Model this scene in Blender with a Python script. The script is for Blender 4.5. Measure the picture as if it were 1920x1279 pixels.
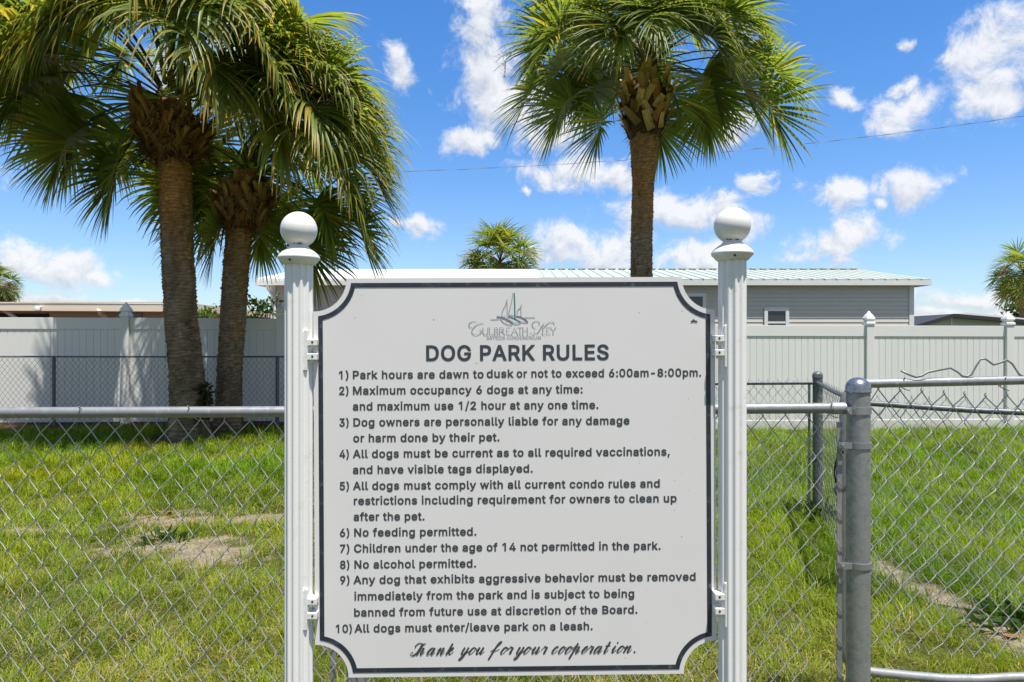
import bpy, math, random
import numpy as np
from mathutils import Vector
from mathutils.geometry import delaunay_2d_cdt

R = math.radians
for o in list(bpy.data.objects):
    bpy.data.objects.remove(o)
scn = bpy.context.scene
COL = scn.collection

# ------------------------------------------------------------------ camera
EYE = 1.5
F = 1280.0
cam_d = bpy.data.cameras.new("camera")
cam_d.lens = 24.0
cam_d.sensor_width = 36.0
cam_d.clip_start = 0.05
cam_d.clip_end = 2000.0
cam = bpy.data.objects.new("camera", cam_d)
cam.location = (0, 0, EYE)
cam.rotation_euler = (R(90), 0, 0)
COL.objects.link(cam)
scn.camera = cam


def P(px, py, d):
    return np.array([(px - 960) / F * d, d, EYE - (py - 639.5) / F * d])


# ------------------------------------------------------------------ light
SUN_DIR = np.array([0.27, -0.45, 1.8])          # towards the sun
SUN_DIR /= np.linalg.norm(SUN_DIR)
sun_el = math.asin(SUN_DIR[2])
sun_az = math.atan2(SUN_DIR[0], SUN_DIR[1])
sd = bpy.data.lights.new("sun", 'SUN')
sd.energy = 5.0
sd.angle = R(0.55)
sd.color = (1.0, 0.945, 0.865)
so = bpy.data.objects.new("sun", sd)
so.rotation_euler = Vector(SUN_DIR).to_track_quat('Z', 'Y').to_euler()
COL.objects.link(so)
scn.view_settings.view_transform = 'Standard'
scn.view_settings.look = 'None'
scn.view_settings.exposure = 0.54
scn.view_settings.gamma = 1.0
scn.render.engine = 'CYCLES'
scn.cycles.max_bounces = 8
scn.cycles.transparent_max_bounces = 8

world = bpy.data.worlds.new("World")
scn.world = world
world.use_nodes = True
wt = world.node_tree
wt.nodes.clear()


class NT:
    """tiny node helper"""
    def __init__(s, tree):
        s.t = tree
        s.n = tree.nodes
        s.l = tree.links

    def node(s, kind, **kw):
        n = s.n.new(kind)
        for k, v in kw.items():
            setattr(n, k, v)
        return n

    def put(s, sock, v):
        if hasattr(v, 'is_linked') or isinstance(v, bpy.types.NodeSocket):
            s.l.new(v, sock)
        else:
            sock.default_value = v

    def math(s, op, a, b=None, c=None, clamp=False):
        n = s.node('ShaderNodeMath', operation=op, use_clamp=clamp)
        s.put(n.inputs[0], a)
        if b is not None:
            s.put(n.inputs[1], b)
        if c is not None:
            s.put(n.inputs[2], c)
        return n.outputs[0]

    def vec(s, op, a, b=None, c=None):
        n = s.node('ShaderNodeVectorMath', operation=op)
        s.put(n.inputs[0], a)
        if b is not None:
            s.put(n.inputs[1], b)
        if c is not None:
            s.put(n.inputs[2], c)
        return n.outputs['Value'] if op in ('LENGTH', 'DOT_PRODUCT') else n.outputs['Vector']

    def mix(s, f, a, b, kind='MIX'):
        n = s.node('ShaderNodeMix', data_type='RGBA', blend_type=kind)
        s.put(n.inputs['Factor'], f)
        s.put(n.inputs[6], a)
        s.put(n.inputs[7], b)
        return n.outputs[2]

    def noise(s, vec, scale, detail=4, rough=0.55, dist=0.0, out='Fac', dim='3D'):
        n = s.node('ShaderNodeTexNoise', noise_dimensions=dim)
        if vec is not None:
            s.l.new(vec, n.inputs['Vector'])
        n.inputs['Scale'].default_value = scale
        n.inputs['Detail'].default_value = detail
        n.inputs['Roughness'].default_value = rough
        n.inputs['Distortion'].default_value = dist
        return n.outputs[out]

    def ramp(s, fac, lo, hi, a=0.0, b=1.0, smooth=True):
        n = s.node('ShaderNodeMapRange')
        if smooth:
            n.interpolation_type = 'SMOOTHSTEP'
        s.put(n.inputs['Value'], fac)
        n.inputs['From Min'].default_value = lo
        n.inputs['From Max'].default_value = hi
        n.inputs['To Min'].default_value = a
        n.inputs['To Max'].default_value = b
        return n.outputs['Result']


def rgb(*c):
    return (c[0], c[1], c[2], 1.0)


w = NT(wt)
sky = w.node('ShaderNodeTexSky', sky_type='NISHITA')
sky.sun_disc = False
sky.sun_elevation = sun_el
sky.sun_rotation = sun_az
sky.altitude = 10
sky.air_density = 1.0
sky.dust_density = 0.6
sky.ozone_density = 2.5
hs = w.node('ShaderNodeHueSaturation')
hs.inputs['Saturation'].default_value = 1.12
hs.inputs['Value'].default_value = 0.136
w.l.new(sky.outputs[0], hs.inputs['Color'])
tc = w.node('ShaderNodeTexCoord')
gen = tc.outputs['Generated']
sx = w.node('ShaderNodeSeparateXYZ')
w.l.new(gen, sx.inputs[0])
grade = w.mix(w.ramp(sx.outputs['Z'], 0.02, 0.45), rgb(0.72, 0.78, 0.92), rgb(0.47, 0.77, 1.02))
sky_col = w.mix(1.0, hs.outputs[0], grade, 'MULTIPLY')
az = w.math('ARCTAN2', sx.outputs['X'], sx.outputs['Y'])
el = w.math('ARCSINE', sx.outputs['Z'])
cx = w.node('ShaderNodeCombineXYZ')
w.l.new(az, cx.inputs[0])
w.l.new(el, cx.inputs[1])
n1 = w.noise(gen, 9.0, 6, 0.6, out='Color')
n1c = w.vec('SUBTRACT', n1, (0.5, 0.5, 0.5))
uv = w.vec('MULTIPLY_ADD', n1c, (0.11, 0.07, 0.0), cx.outputs[0])
CLOUDS = [  # centre and radii of the cumulus as seen from the lawn
    (905, 45, 52, 62), (915, 120, 68, 66), (940, 185, 84, 62), (985, 222, 90, 52), (890, 270, 62, 28), (1045, 250, 72, 38),
    (1065, 320, 100, 34), (1150, 330, 40, 22), (748, 124, 27, 42), (805, 428, 36, 24), (765, 432, 22, 12), (1370, 240, 55, 42), (1315, 215, 40, 40),
    (1270, 398, 105, 40), (1405, 420, 60, 34), (1375, 385, 50, 26), (1150, 470, 150, 50), (1290, 478, 90, 42), (1060, 478, 70, 34),
    (1555, 352, 44, 34), (1705, 345, 62, 38), (1540, 462, 85, 36), (1590, 440, 60, 34), (1705, 200, 56, 42), (1690, 165, 30, 16),
    (1860, 100, 95, 70), (1900, 60, 90, 60), (1850, 180, 60, 40), (1575, 190, 36, 15), (1420, 343, 27, 18), (1640, 378, 18, 11),
    (1830, 556, 130, 20), (1760, 585, 90, 16), (1900, 590, 60, 18), (40, 480, 55, 26), (130, 500, 90, 30), (190, 518, 50, 18),
    (40, 562, 90, 11), (260, 566, 34, 14), (1700, 82, 18, 14), (982, 352, 14, 10), (330, 150, 60, 40), (450, 60, 80, 40),
    (2150, 300, 150, 80), (-250, 300, 180, 90), (2300, 520, 200, 50), (-300, 540, 200, 40)]
acc = None
acc_up = None
for (px, py, rx, ry) in CLOUDS:
    a0 = math.atan((px - 960) / F)
    e0 = math.atan((639.5 - py) / F * math.cos(a0))
    ra = math.atan((px + rx - 960) / F) - a0
    re = math.atan((639.5 - py + ry) / F * math.cos(a0)) - e0
    ra, re = ra * 1.18, re * 1.18
    v = w.vec('MULTIPLY_ADD', uv, (1 / ra, 1 / re, 0), (-a0 / ra, -e0 / re, 0))
    ln = w.vec('LENGTH', v)
    acc = ln if acc is None else w.math('MINIMUM', acc, ln)
    ln2 = w.vec('LENGTH', w.vec('ADD', v, (0.10, 0.45, 0.0)))
    acc_up = ln2 if acc_up is None else w.math('MINIMUM', acc_up, ln2)
body = w.math('SUBTRACT', 1.0, acc)
n2 = w.noise(gen, 19.0, 10, 0.66, 0.35)
n2s = w.math('MULTIPLY', w.math('SUBTRACT', n2, 0.5), 3.1)
dens = w.math('ADD', body, n2s)
front = w.ramp(dens, -0.18, 0.72)
n3 = w.noise(gen, 3.2, 7, 0.6)
back = w.ramp(n3, 0.46, 0.60)
isback = w.ramp(sx.outputs['Y'], 0.42, 0.2)      # unseen sky, overhead and behind: scattered cloud added to whiten the ambient light
cover = w.math('MAXIMUM', w.math('MULTIPLY', front, w.math('SUBTRACT', 1.0, isback)), w.math('MULTIPLY', back, isback))
cover = w.math('MULTIPLY', cover, 0.93)
n4 = w.noise(w.vec('MULTIPLY', gen, (1.0, 1.0, 1.9)), 11.0, 7, 0.62)
n2u = w.noise(w.vec('ADD', gen, (0.004, 0.0, 0.016)), 19.0, 10, 0.66, 0.35)
relief = w.math('ADD', w.math('MULTIPLY', w.math('SUBTRACT', acc_up, acc), 0.75), w.math('MULTIPLY', w.math('SUBTRACT', n2, n2u), 3.0))
tone = w.math('ADD', w.math('ADD', 0.62, relief), w.math('MULTIPLY', w.math('SUBTRACT', n4, 0.5), 0.8), clamp=True)  # cloud tops lighter, bases greyer: light from above put into the colour
ccol = w.mix(tone, rgb(0.40, 0.44, 0.51), rgb(0.66, 0.665, 0.68))
# pale air low over the horizon is part of the sky
fin = w.mix(cover, sky_col, ccol)
fin = w.mix(w.math('MULTIPLY', isback, 0.38), fin, rgb(0.080, 0.072, 0.060))      # unseen sky dimmed and warmed to cut ambient light on the sign and posts
bg = w.node('ShaderNodeBackground')
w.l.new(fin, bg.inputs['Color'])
bg.inputs['Strength'].default_value = 1.0
wo = w.node('ShaderNodeOutputWorld')
w.l.new(bg.outputs[0], wo.inputs[0])

# ------------------------------------------------------------------ materials
MATS = {}


def mat(name, color, rough=0.5, metal=0.0, spec=0.5, noise=None, bump=None, attr=None, trans=0.0, extra=None):
    """noise = (scale, amount, tint) mottles the colour; bump = (scale, strength)"""
    m = bpy.data.materials.new(name)
    m.use_nodes = True
    t = NT(m.node_tree)
    t.n.clear()
    out = t.node('ShaderNodeOutputMaterial')
    b = t.node('ShaderNodeBsdfPrincipled')
    b.inputs['Roughness'].default_value = rough
    b.inputs['Metallic'].default_value = metal
    b.inputs['Specular IOR Level'].default_value = spec
    co = t.node('ShaderNodeTexCoord').outputs['Object']
    if attr:
        a = t.node('ShaderNodeAttribute', attribute_name=attr)
        c = a.outputs['Color']
    else:
        n = t.node('ShaderNodeRGB')
        n.outputs[0].default_value = rgb(*color)
        c = n.outputs[0]
    if noise:
        f = t.ramp(t.noise(co, noise[0], 5, 0.62), 0.35, 0.7)
        f = t.math('MULTIPLY', f, noise[1])
        c = t.mix(f, c, rgb(*noise[2]))
    if extra:
        c = extra(t, co, c, b)
    t.l.new(c, b.inputs['Base Color'])
    if bump:
        bn = t.node('ShaderNodeBump')
        bn.inputs['Strength'].default_value = bump[1]
        bn.inputs['Distance'].default_value = bump[2] if len(bump) > 2 else 0.01
        t.l.new(t.noise(co, bump[0], 5, 0.6), bn.inputs['Height'])
        t.l.new(bn.outputs[0], b.inputs['Normal'])
    sh = b.outputs[0]
    if trans > 0:
        tr = t.node('ShaderNodeBsdfTranslucent')
        tcol = t.mix(1.0, c, rgb(1.25, 1.25, 0.55), 'MULTIPLY')
        t.l.new(tcol, tr.inputs['Color'])
        mx = t.node('ShaderNodeMixShader')
        mx.inputs[0].default_value = trans
        t.l.new(b.outputs[0], mx.inputs[1])
        t.l.new(tr.outputs[0], mx.inputs[2])
        sh = mx.outputs[0]
    t.l.new(sh, out.inputs[0])
    MATS[name] = m
    return m


def specks(t, co, c, b):
    """dirt specks, faint streaks and scuffs of the weathered sign face"""
    v = t.node('ShaderNodeTexVoronoi')
    v.inputs['Scale'].default_value = 62.0
    t.l.new(co, v.inputs['Vector'])
    sz = t.node('ShaderNodeSeparateColor')
    t.l.new(v.outputs['Color'], sz.inputs[0])
    rad = t.ramp(sz.outputs[0], 0.80, 1.0, 0.0, 0.16, smooth=False)
    dot = t.math('LESS_THAN', v.outputs['Distance'], rad)
    big = t.ramp(t.noise(co, 5.0, 3), 0.38, 0.60)
    f = t.math('MULTIPLY', t.math('MULTIPLY', dot, big), 0.62)
    c = t.mix(f, c, rgb(0.30, 0.29, 0.28))
    g = t.ramp(t.noise(co, 2.6, 6, 0.6), 0.4, 0.75)
    c = t.mix(t.math('MULTIPLY', g, 0.16), c, rgb(0.62, 0.585, 0.565))
    return c


def scuffs(t, co, c, b):
    n = t.noise(t.vec('MULTIPLY', co, (1.0, 1.0, 1.0)), 42.0, 6, 0.7)
    f = t.ramp(n, 0.52, 0.74)
    c = t.mix(t.math('MULTIPLY', f, 0.5), c, rgb(0.22, 0.24, 0.27))
    return c


def grime(t, co, c, b):
    n = t.ramp(t.noise(co, 22.0, 6, 0.7), 0.56, 0.76)
    return t.mix(t.math('MULTIPLY', n, 0.38), c, rgb(0.42, 0.40, 0.33))


mat('sign_white', (0.775, 0.75, 0.745), 0.45, extra=specks)
mat('post_white', (0.84, 0.83, 0.815), 0.38, extra=grime, bump=(180, 0.05, 0.002))
mat('cap_white', (0.77, 0.76, 0.745), 0.36, extra=grime, bump=(260, 0.12, 0.002))
mat('bracket_white', (0.82, 0.82, 0.80), 0.33, noise=(90, 0.3, (0.5, 0.48, 0.42)), bump=(200, 0.2, 0.003))
mat('moss_stain', (0.16, 0.16, 0.06), 0.9, noise=(300, 0.8, (0.45, 0.42, 0.28)))
mat('border_navy', (0.030, 0.036, 0.050), 0.34, extra=scuffs)
mat('letter_dark', (0.056, 0.058, 0.064), 0.5)
mat('heading_dark', (0.046, 0.056, 0.066), 0.5)
mat('logo_grey', (0.36, 0.365, 0.38), 0.5)
mat('logo_hull', (0.15, 0.17, 0.19), 0.5)
mat('logo_teal', (0.015, 0.14, 0.13), 0.5)
mat('logo_teal_pale', (0.62, 0.78, 0.77), 0.5)
mat('screw_dark', (0.02, 0.02, 0.02), 0.5)


def galv(t, co, c, b):
    n = t.noise(co, 34.0, 6, 0.68)
    c = t.mix(t.ramp(n, 0.38, 0.66), c, rgb(0.27, 0.275, 0.28))
    v = t.node('ShaderNodeTexVoronoi')
    v.inputs['Scale'].default_value = 85.0
    t.l.new(co, v.inputs['Vector'])
    vs_ = t.node('ShaderNodeSeparateColor')
    t.l.new(v.outputs['Color'], vs_.inputs[0])
    c = t.mix(t.math('MULTIPLY', vs_.outputs[0], 0.22), c, rgb(0.30, 0.305, 0.31))
    st = t.ramp(t.noise(t.vec('MULTIPLY', co, (30.0, 30.0, 3.0)), 1.0, 5, 0.7), 0.56, 0.72)
    c = t.mix(t.math('MULTIPLY', st, 0.35), c, rgb(0.62, 0.62, 0.60))
    r = t.ramp(n, 0.3, 0.7, 0.34, 0.62)
    t.l.new(r, b.inputs['Roughness'])
    return c


mat('galvanized', (0.40, 0.405, 0.41), 0.45, metal=0.55, extra=galv, bump=(120, 0.08, 0.002))
mat('galvanized_pale', (0.31, 0.315, 0.325), 0.42, metal=0.5, extra=galv, bump=(120, 0.06, 0.002))
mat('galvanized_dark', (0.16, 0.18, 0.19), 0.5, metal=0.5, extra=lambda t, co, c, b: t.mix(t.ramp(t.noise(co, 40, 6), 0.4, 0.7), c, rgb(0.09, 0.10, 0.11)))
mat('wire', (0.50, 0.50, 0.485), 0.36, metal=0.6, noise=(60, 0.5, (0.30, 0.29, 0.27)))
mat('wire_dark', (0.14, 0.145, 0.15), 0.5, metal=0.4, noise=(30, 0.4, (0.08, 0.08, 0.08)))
mat('cap_metal', (0.38, 0.39, 0.41), 0.27, metal=0.85, noise=(50, 0.4, (0.2, 0.2, 0.22)))
mat('rubber', (0.02, 0.02, 0.022), 0.6)


def fence_dirt(t, co, c, b):
    s = t.node('ShaderNodeSeparateXYZ')
    t.l.new(co, s.inputs[0])
    n = t.noise(co, 2.5, 6, 0.65)
    low = t.ramp(t.math('ADD', s.outputs['Z'], t.math('MULTIPLY', n, 0.5)), 0.75, 0.15)
    c = t.mix(t.math('MULTIPLY', low, 0.5), c, rgb(0.40, 0.38, 0.30))
    n2 = t.ramp(t.noise(t.vec('MULTIPLY', co, (7.0, 7.0, 0.8)), 1.0, 5, 0.7), 0.5, 0.75)
    return t.mix(t.math('MULTIPLY', n2, 0.12), c, rgb(0.5, 0.49, 0.44))


mat('vinyl', (0.765, 0.755, 0.73), 0.42, extra=fence_dirt)
mat('vinyl_cap', (0.85, 0.85, 0.83), 0.38)
mat('siding', (0.63, 0.59, 0.535), 0.55, noise=(1.3, 0.25, (0.56, 0.52, 0.47)))
mat('trim_white', (0.80, 0.80, 0.79), 0.45, noise=(3, 0.2, (0.66, 0.66, 0.64)))
mat('roof_white', (0.83, 0.83, 0.82), 0.45, noise=(1.2, 0.15, (0.7, 0.7, 0.68)))
mat('roof_green', (0.41, 0.465, 0.41), 0.5, noise=(0.9, 0.5, (0.49, 0.53, 0.48)))
mat('soffit', (0.55, 0.50, 0.40), 0.6)
mat('pane', (0.035, 0.045, 0.05), 0.06, spec=0.8)
mat('cream', (0.88, 0.76, 0.57), 0.55, noise=(1.5, 0.25, (0.78, 0.66, 0.48)))
mat('tan_wall', (0.42, 0.34, 0.23), 0.65, noise=(1.5, 0.25, (0.36, 0.29, 0.2)))
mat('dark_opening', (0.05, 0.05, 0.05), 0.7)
mat('shed_wall', (0.52, 0.55, 0.46), 0.6)
mat('shed_trim', (0.035, 0.035, 0.035), 0.6)
mat('cable', (0.10, 0.105, 0.12), 0.5)
mat('leaf_attr', (0, 0, 0), 0.40, spec=0.5, attr='tint', trans=0.60)
mat('grass_attr', (0, 0, 0), 0.55, spec=0.25, attr='tint', trans=0.38)
mat('bark_attr', (0, 0, 0), 0.9, spec=0.15, attr='tint', bump=(46, 0.7, 0.02), noise=(16, 0.4, (0.085, 0.062, 0.042)))
mat('boot_attr', (0, 0, 0), 0.7, spec=0.25, attr='tint', noise=(24, 0.4, (0.16, 0.10, 0.045)), bump=(60, 0.4, 0.01))
mat('dry_leaf', (0.28, 0.13, 0.06), 0.7)


def ground_col(t, co, c, b):
    a = t.node('ShaderNodeAttribute', attribute_name='bare')
    s = t.node('ShaderNodeSeparateColor')
    t.l.new(a.outputs['Color'], s.inputs[0])
    n = t.noise(co, 3.0, 6, 0.65)
    nf = t.noise(co, 55.0, 5, 0.7)
    turf = t.mix(t.ramp(n, 0.35, 0.65), rgb(0.036, 0.052, 0.010), rgb(0.070, 0.078, 0.018))
    turf = t.mix(t.ramp(nf, 0.45, 0.75), turf, rgb(0.14, 0.12, 0.05))
    sand = t.mix(t.ramp(nf, 0.3, 0.7), rgb(0.20, 0.16, 0.115), rgb(0.32, 0.27, 0.21))
    sand = t.mix(t.ramp(t.noise(co, 12.0, 5, 0.7), 0.45, 0.7), sand, rgb(0.17, 0.13, 0.085))
    mul = t.mix(t.ramp(nf, 0.35, 0.7), rgb(0.05, 0.03, 0.02), rgb(0.15, 0.085, 0.05))
    edge = t.math('ADD', s.outputs[0], t.math('MULTIPLY', t.math('SUBTRACT', t.noise(co, 18.0, 5, 0.7), 0.5), 0.5))
    c = t.mix(t.ramp(t.math('ADD', edge, t.math('MULTIPLY', t.math('SUBTRACT', nf, 0.5), 0.9)), 0.25, 0.8), turf, sand)
    edge2 = t.math('ADD', s.outputs[1], t.math('MULTIPLY', t.math('SUBTRACT', t.noise(co, 9.0, 5, 0.7), 0.5), 0.5))
    c = t.mix(t.ramp(edge2, 0.4, 0.6), c, mul)
    return c


mat('lawn_soil', (0.1, 0.1, 0.05), 0.95, spec=0.1, extra=ground_col, bump=(70, 0.6, 0.02))


# ------------------------------------------------------------------ mesh kit
class MB:
    def __init__(s):
        s.v = []
        s.f = []
        s.c = []
        s.n = 0

    def add(s, verts, faces, col=None):
        verts = np.asarray(verts, float).reshape(-1, 3)
        o = s.n
        s.v.append(verts)
        for f in faces:
            s.f.append([int(i) + o for i in f])
        s.n += len(verts)
        if col is not None:
            col = np.asarray(col, float)
            if col.ndim == 1:
                col = np.tile(col, (len(verts), 1))
            s.c.append(col)
        return s

    def box(s, lo, hi):
        x0, y0, z0 = lo
        x1, y1, z1 = hi
        v = [(x0, y0, z0), (x1, y0, z0), (x1, y1, z0), (x0, y1, z0), (x0, y0, z1), (x1, y0, z1), (x1, y1, z1), (x0, y1, z1)]
        return s.add(v, [(0, 3, 2, 1), (4, 5, 6, 7), (0, 1, 5, 4), (1, 2, 6, 5), (2, 3, 7, 6), (3, 0, 4, 7)])

    def obox(s, c, ux, uy, uz):
        """oriented box, centre and three half vectors"""
        c, ux, uy, uz = map(lambda q: np.asarray(q, float), (c, ux, uy, uz))
        v = [c + a * ux + b * uy + d * uz for d in (-1, 1) for (a, b) in ((-1, -1), (1, -1), (1, 1), (-1, 1))]
        return s.add(v, [(0, 3, 2, 1), (4, 5, 6, 7), (0, 1, 5, 4), (1, 2, 6, 5), (2, 3, 7, 6), (3, 0, 4, 7)])

    def tube(s, path, r, sides=8, cap=True, ref=(0.13, 0.9, 0.21), col=None, flat=1.0):
        p = np.asarray(path, float)
        t = np.gradient(p, axis=0)
        t /= np.linalg.norm(t, axis=1)[:, None] + 1e-12
        ref = np.asarray(ref, float)
        a = np.cross(t, ref)
        a /= np.linalg.norm(a, axis=1)[:, None] + 1e-12
        b = np.cross(t, a)
        r = np.broadcast_to(np.asarray(r, float), (len(p),))
        th = np.arange(sides) / sides * 2 * math.pi
        ring = p[:, None, :] + r[:, None, None] * (np.cos(th)[None, :, None] * a[:, None, :] + flat * np.sin(th)[None, :, None] * b[:, None, :])
        v = ring.reshape(-1, 3)
        f = []
        for i in range(len(p) - 1):
            for j in range(sides):
                k = (j + 1) % sides
                f.append((i * sides + j, i * sides + k, (i + 1) * sides + k, (i + 1) * sides + j))
        if cap:
            f.append(tuple(range(sides - 1, -1, -1)))
            f.append(tuple((len(p) - 1) * sides + j for j in range(sides)))
        if col is not None:
            col = np.asarray(col, float)
            if col.ndim == 2:
                col = np.repeat(col, sides, axis=0)
        return s.add(v, f, col)

    def lathe(s, prof, c, sides=32, rmod=None):
        """prof: (r, z) pairs from bottom to top round the vertical through c"""
        th = np.arange(sides) / sides * 2 * math.pi
        v = []
        for (r, z) in prof:
            m = np.ones(sides) if rmod is None else rmod(th)
            for j in range(sides):
                rr = r * m[j]
                v.append((c[0] + rr * math.cos(th[j]), c[1] + rr * math.sin(th[j]), c[2] + z))
        f = []
        for i in range(len(prof) - 1):
            for j in range(sides):
                k = (j + 1) % sides
                f.append((i * sides + j, i * sides + k, (i + 1) * sides + k, (i + 1) * sides + j))
        f.append(tuple(range(sides - 1, -1, -1)))
        f.append(tuple((len(prof) - 1) * sides + j for j in range(sides)))
        return s.add(v, f)

    def prism(s, poly, y0, y1, T=lambda q: q):
        """poly of (x, z) extruded along y"""
        n = len(poly)
        v = [T((x, y0, z)) for x, z in poly] + [T((x, y1, z)) for x, z in poly]
        f = [tuple(range(n)), tuple(range(2 * n - 1, n - 1, -1))]
        for i in range(n):
            k = (i + 1) % n
            f.append((i, i + n, k + n, k))
        return s.add(v, f)


WLOC = {}


def obj(name, mb, material, parent=None, smooth=False, bevel=0.0):
    me = bpy.data.meshes.new(name)
    v = np.concatenate(mb.v)
    off = WLOC[parent.name] if parent is not None else np.zeros(3)
    v = v - off
    me.from_pydata(v.tolist(), [], mb.f)
    if mb.c:
        a = me.color_attributes.new('tint', 'FLOAT_COLOR', 'POINT')
        c = np.concatenate(mb.c)
        c4 = np.ones((len(c), 4))
        c4[:, :3] = c
        a.data.foreach_set('color', c4.ravel())
    me.materials.append(MATS[material])
    if smooth:
        me.polygons.foreach_set('use_smooth', [True] * len(me.polygons))
        if smooth != 'all':
            me.set_sharp_from_angle(angle=R(smooth if not isinstance(smooth, bool) else 38))
    me.update()
    o = bpy.data.objects.new(name, me)
    COL.objects.link(o)
    if parent is not None:
        o.parent = parent
    WLOC[o.name] = off
    if bevel:
        bm = o.modifiers.new('bevel', 'BEVEL')
        bm.width = bevel
        bm.segments = 2
        bm.limit_method = 'ANGLE'
        bm.angle_limit = R(40)
    return o


def thing(name, label, cat, loc, group=None):
    o = bpy.data.objects.new(name, None)
    o.empty_display_size = 0.1
    COL.objects.link(o)
    o.location = loc
    WLOC[o.name] = np.array(loc, float)
    o['label'] = label
    o['category'] = cat
    if group:
        o['group'] = group
    return o


def tag(o, label, cat, group=None):
    o['label'] = label
    o['category'] = cat
    if group:
        o['group'] = group
    return o


def hashn(ix, iy, seed):
    h = np.sin(ix * 127.1 + iy * 311.7 + seed * 74.7) * 43758.5453
    return h - np.floor(h)


def vnoise(x, y, seed=0):
    x = np.asarray(x, float)
    y = np.asarray(y, float)
    ix, iy = np.floor(x), np.floor(y)
    fx, fy = x - ix, y - iy
    fx = fx * fx * (3 - 2 * fx)
    fy = fy * fy * (3 - 2 * fy)
    a = hashn(ix, iy, seed)
    b = hashn(ix + 1, iy, seed)
    c = hashn(ix, iy + 1, seed)
    d = hashn(ix + 1, iy + 1, seed)
    return (a * (1 - fx) + b * fx) * (1 - fy) + (c * (1 - fx) + d * fx) * fy


def fbm(x, y, seed=0, o=4):
    s, a, t = 0, 0.5, 0
    for i in range(o):
        s = s + a * vnoise(np.asarray(x) * 2 ** i, np.asarray(y) * 2 ** i, seed + i * 7)
        t += a
        a *= 0.55
    return s / t


def sstep(a, b, x):
    t = np.clip((np.asarray(x, float) - a) / (b - a), 0, 1)
    return t * t * (3 - 2 * t)


# ------------------------------------------------------------------ ground
def gz(x, y):
    x = np.asarray(x, float)
    y = np.asarray(y, float)
    rise = 0.20 * sstep(6.5, 10.6, y) * sstep(0.5, -3.5, x)
    lump = 0.035 * (fbm(x * 0.9, y * 0.9, 3) - 0.5) * sstep(60, 20, np.hypot(x, y))
    return rise + lump


def fence_y(x):
    return 10.98 + 0.05 * (np.asarray(x, float) + 3.7)


def bare_mask(x, y):
    """0..1 sandy patches worn in the lawn"""
    n = fbm(x * 2.3, y * 2.3, 11) - 0.5

    def e(cx_, cy_, rx, ry):
        return 1 - np.hypot((x - cx_) / rx, (y - cy_) / ry)
    m = np.maximum.reduce([e(-2.5, 5.0, 0.55, 0.34), e(-2.02, 4.8, 0.42, 0.36), e(-2.9, 5.72, 0.42, 0.3), e(-2.75, 5.3, 0.2, 0.4), e(-2.1, 5.75, 0.3, 0.16),
                           e(-3.75, 5.4, 0.4, 0.12), e(2.45, 4.55, 0.11, 0.5), e(2.52, 3.95, 0.13, 0.45), e(2.6, 3.45, 0.18, 0.45)])
    n2_ = fbm(x * 11, y * 11, 13) - 0.5
    return np.clip(0.40 + 0.72 * m + 1.2 * n + 1.9 * n2_, 0, 1) * sstep(-0.9, 0.15, m)


def mulch_mask(x, y):
    fy = fence_y(x)
    n = fbm(x * 1.7, y * 1.7, 21) - 0.5
    left = sstep(-1.0, -2.5, x)
    edge = fy - 0.75 * left - 0.05
    m = sstep(-0.15, 0.15, y - edge + 0.5 * n) * left
    ring = np.maximum(1 - np.hypot(x + 4.5, y - 9.4) / 0.55, 1 - np.hypot(x + 4.25, y - 10.2) / 0.6)
    return np.maximum(m, sstep(-0.1, 0.3, ring + 0.4 * n))


def grid_coords(lo, hi, step):
    return np.arange(lo, hi + 1e-6, step)


gx = np.concatenate([[-600, -250, -100, -50, -30, -20, -14], grid_coords(-11, 11, 0.10), [14, 20, 30, 50, 100, 250, 600]])
gy = np.concatenate([[-300, -100, -40, -15, -6, -2, 0], grid_coords(1.5, 12.2, 0.10), [13, 15, 18, 22, 30, 50, 100, 250, 700]])
GX, GY = np.meshgrid(gx, gy)
GZ = gz(GX, GY)
nx, ny = len(gx), len(gy)
gm = MB()
idx = np.arange(nx * ny).reshape(ny, nx)
gm.add(np.stack([GX, GY, GZ], -1).reshape(-1, 3), np.stack([idx[:-1, :-1], idx[:-1, 1:], idx[1:, 1:], idx[1:, :-1]], -1).reshape(-1, 4).tolist())
ground = obj('ground', gm, 'lawn_soil', smooth='all')
ground['kind'] = 'structure'
ba = ground.data.color_attributes.new('bare', 'FLOAT_COLOR', 'POINT')
bc = np.ones((nx * ny, 4))
bc[:, 0] = bare_mask(GX, GY).ravel()
bc[:, 1] = mulch_mask(GX, GY).ravel()
ba.data.foreach_set('color', bc.ravel())


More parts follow.
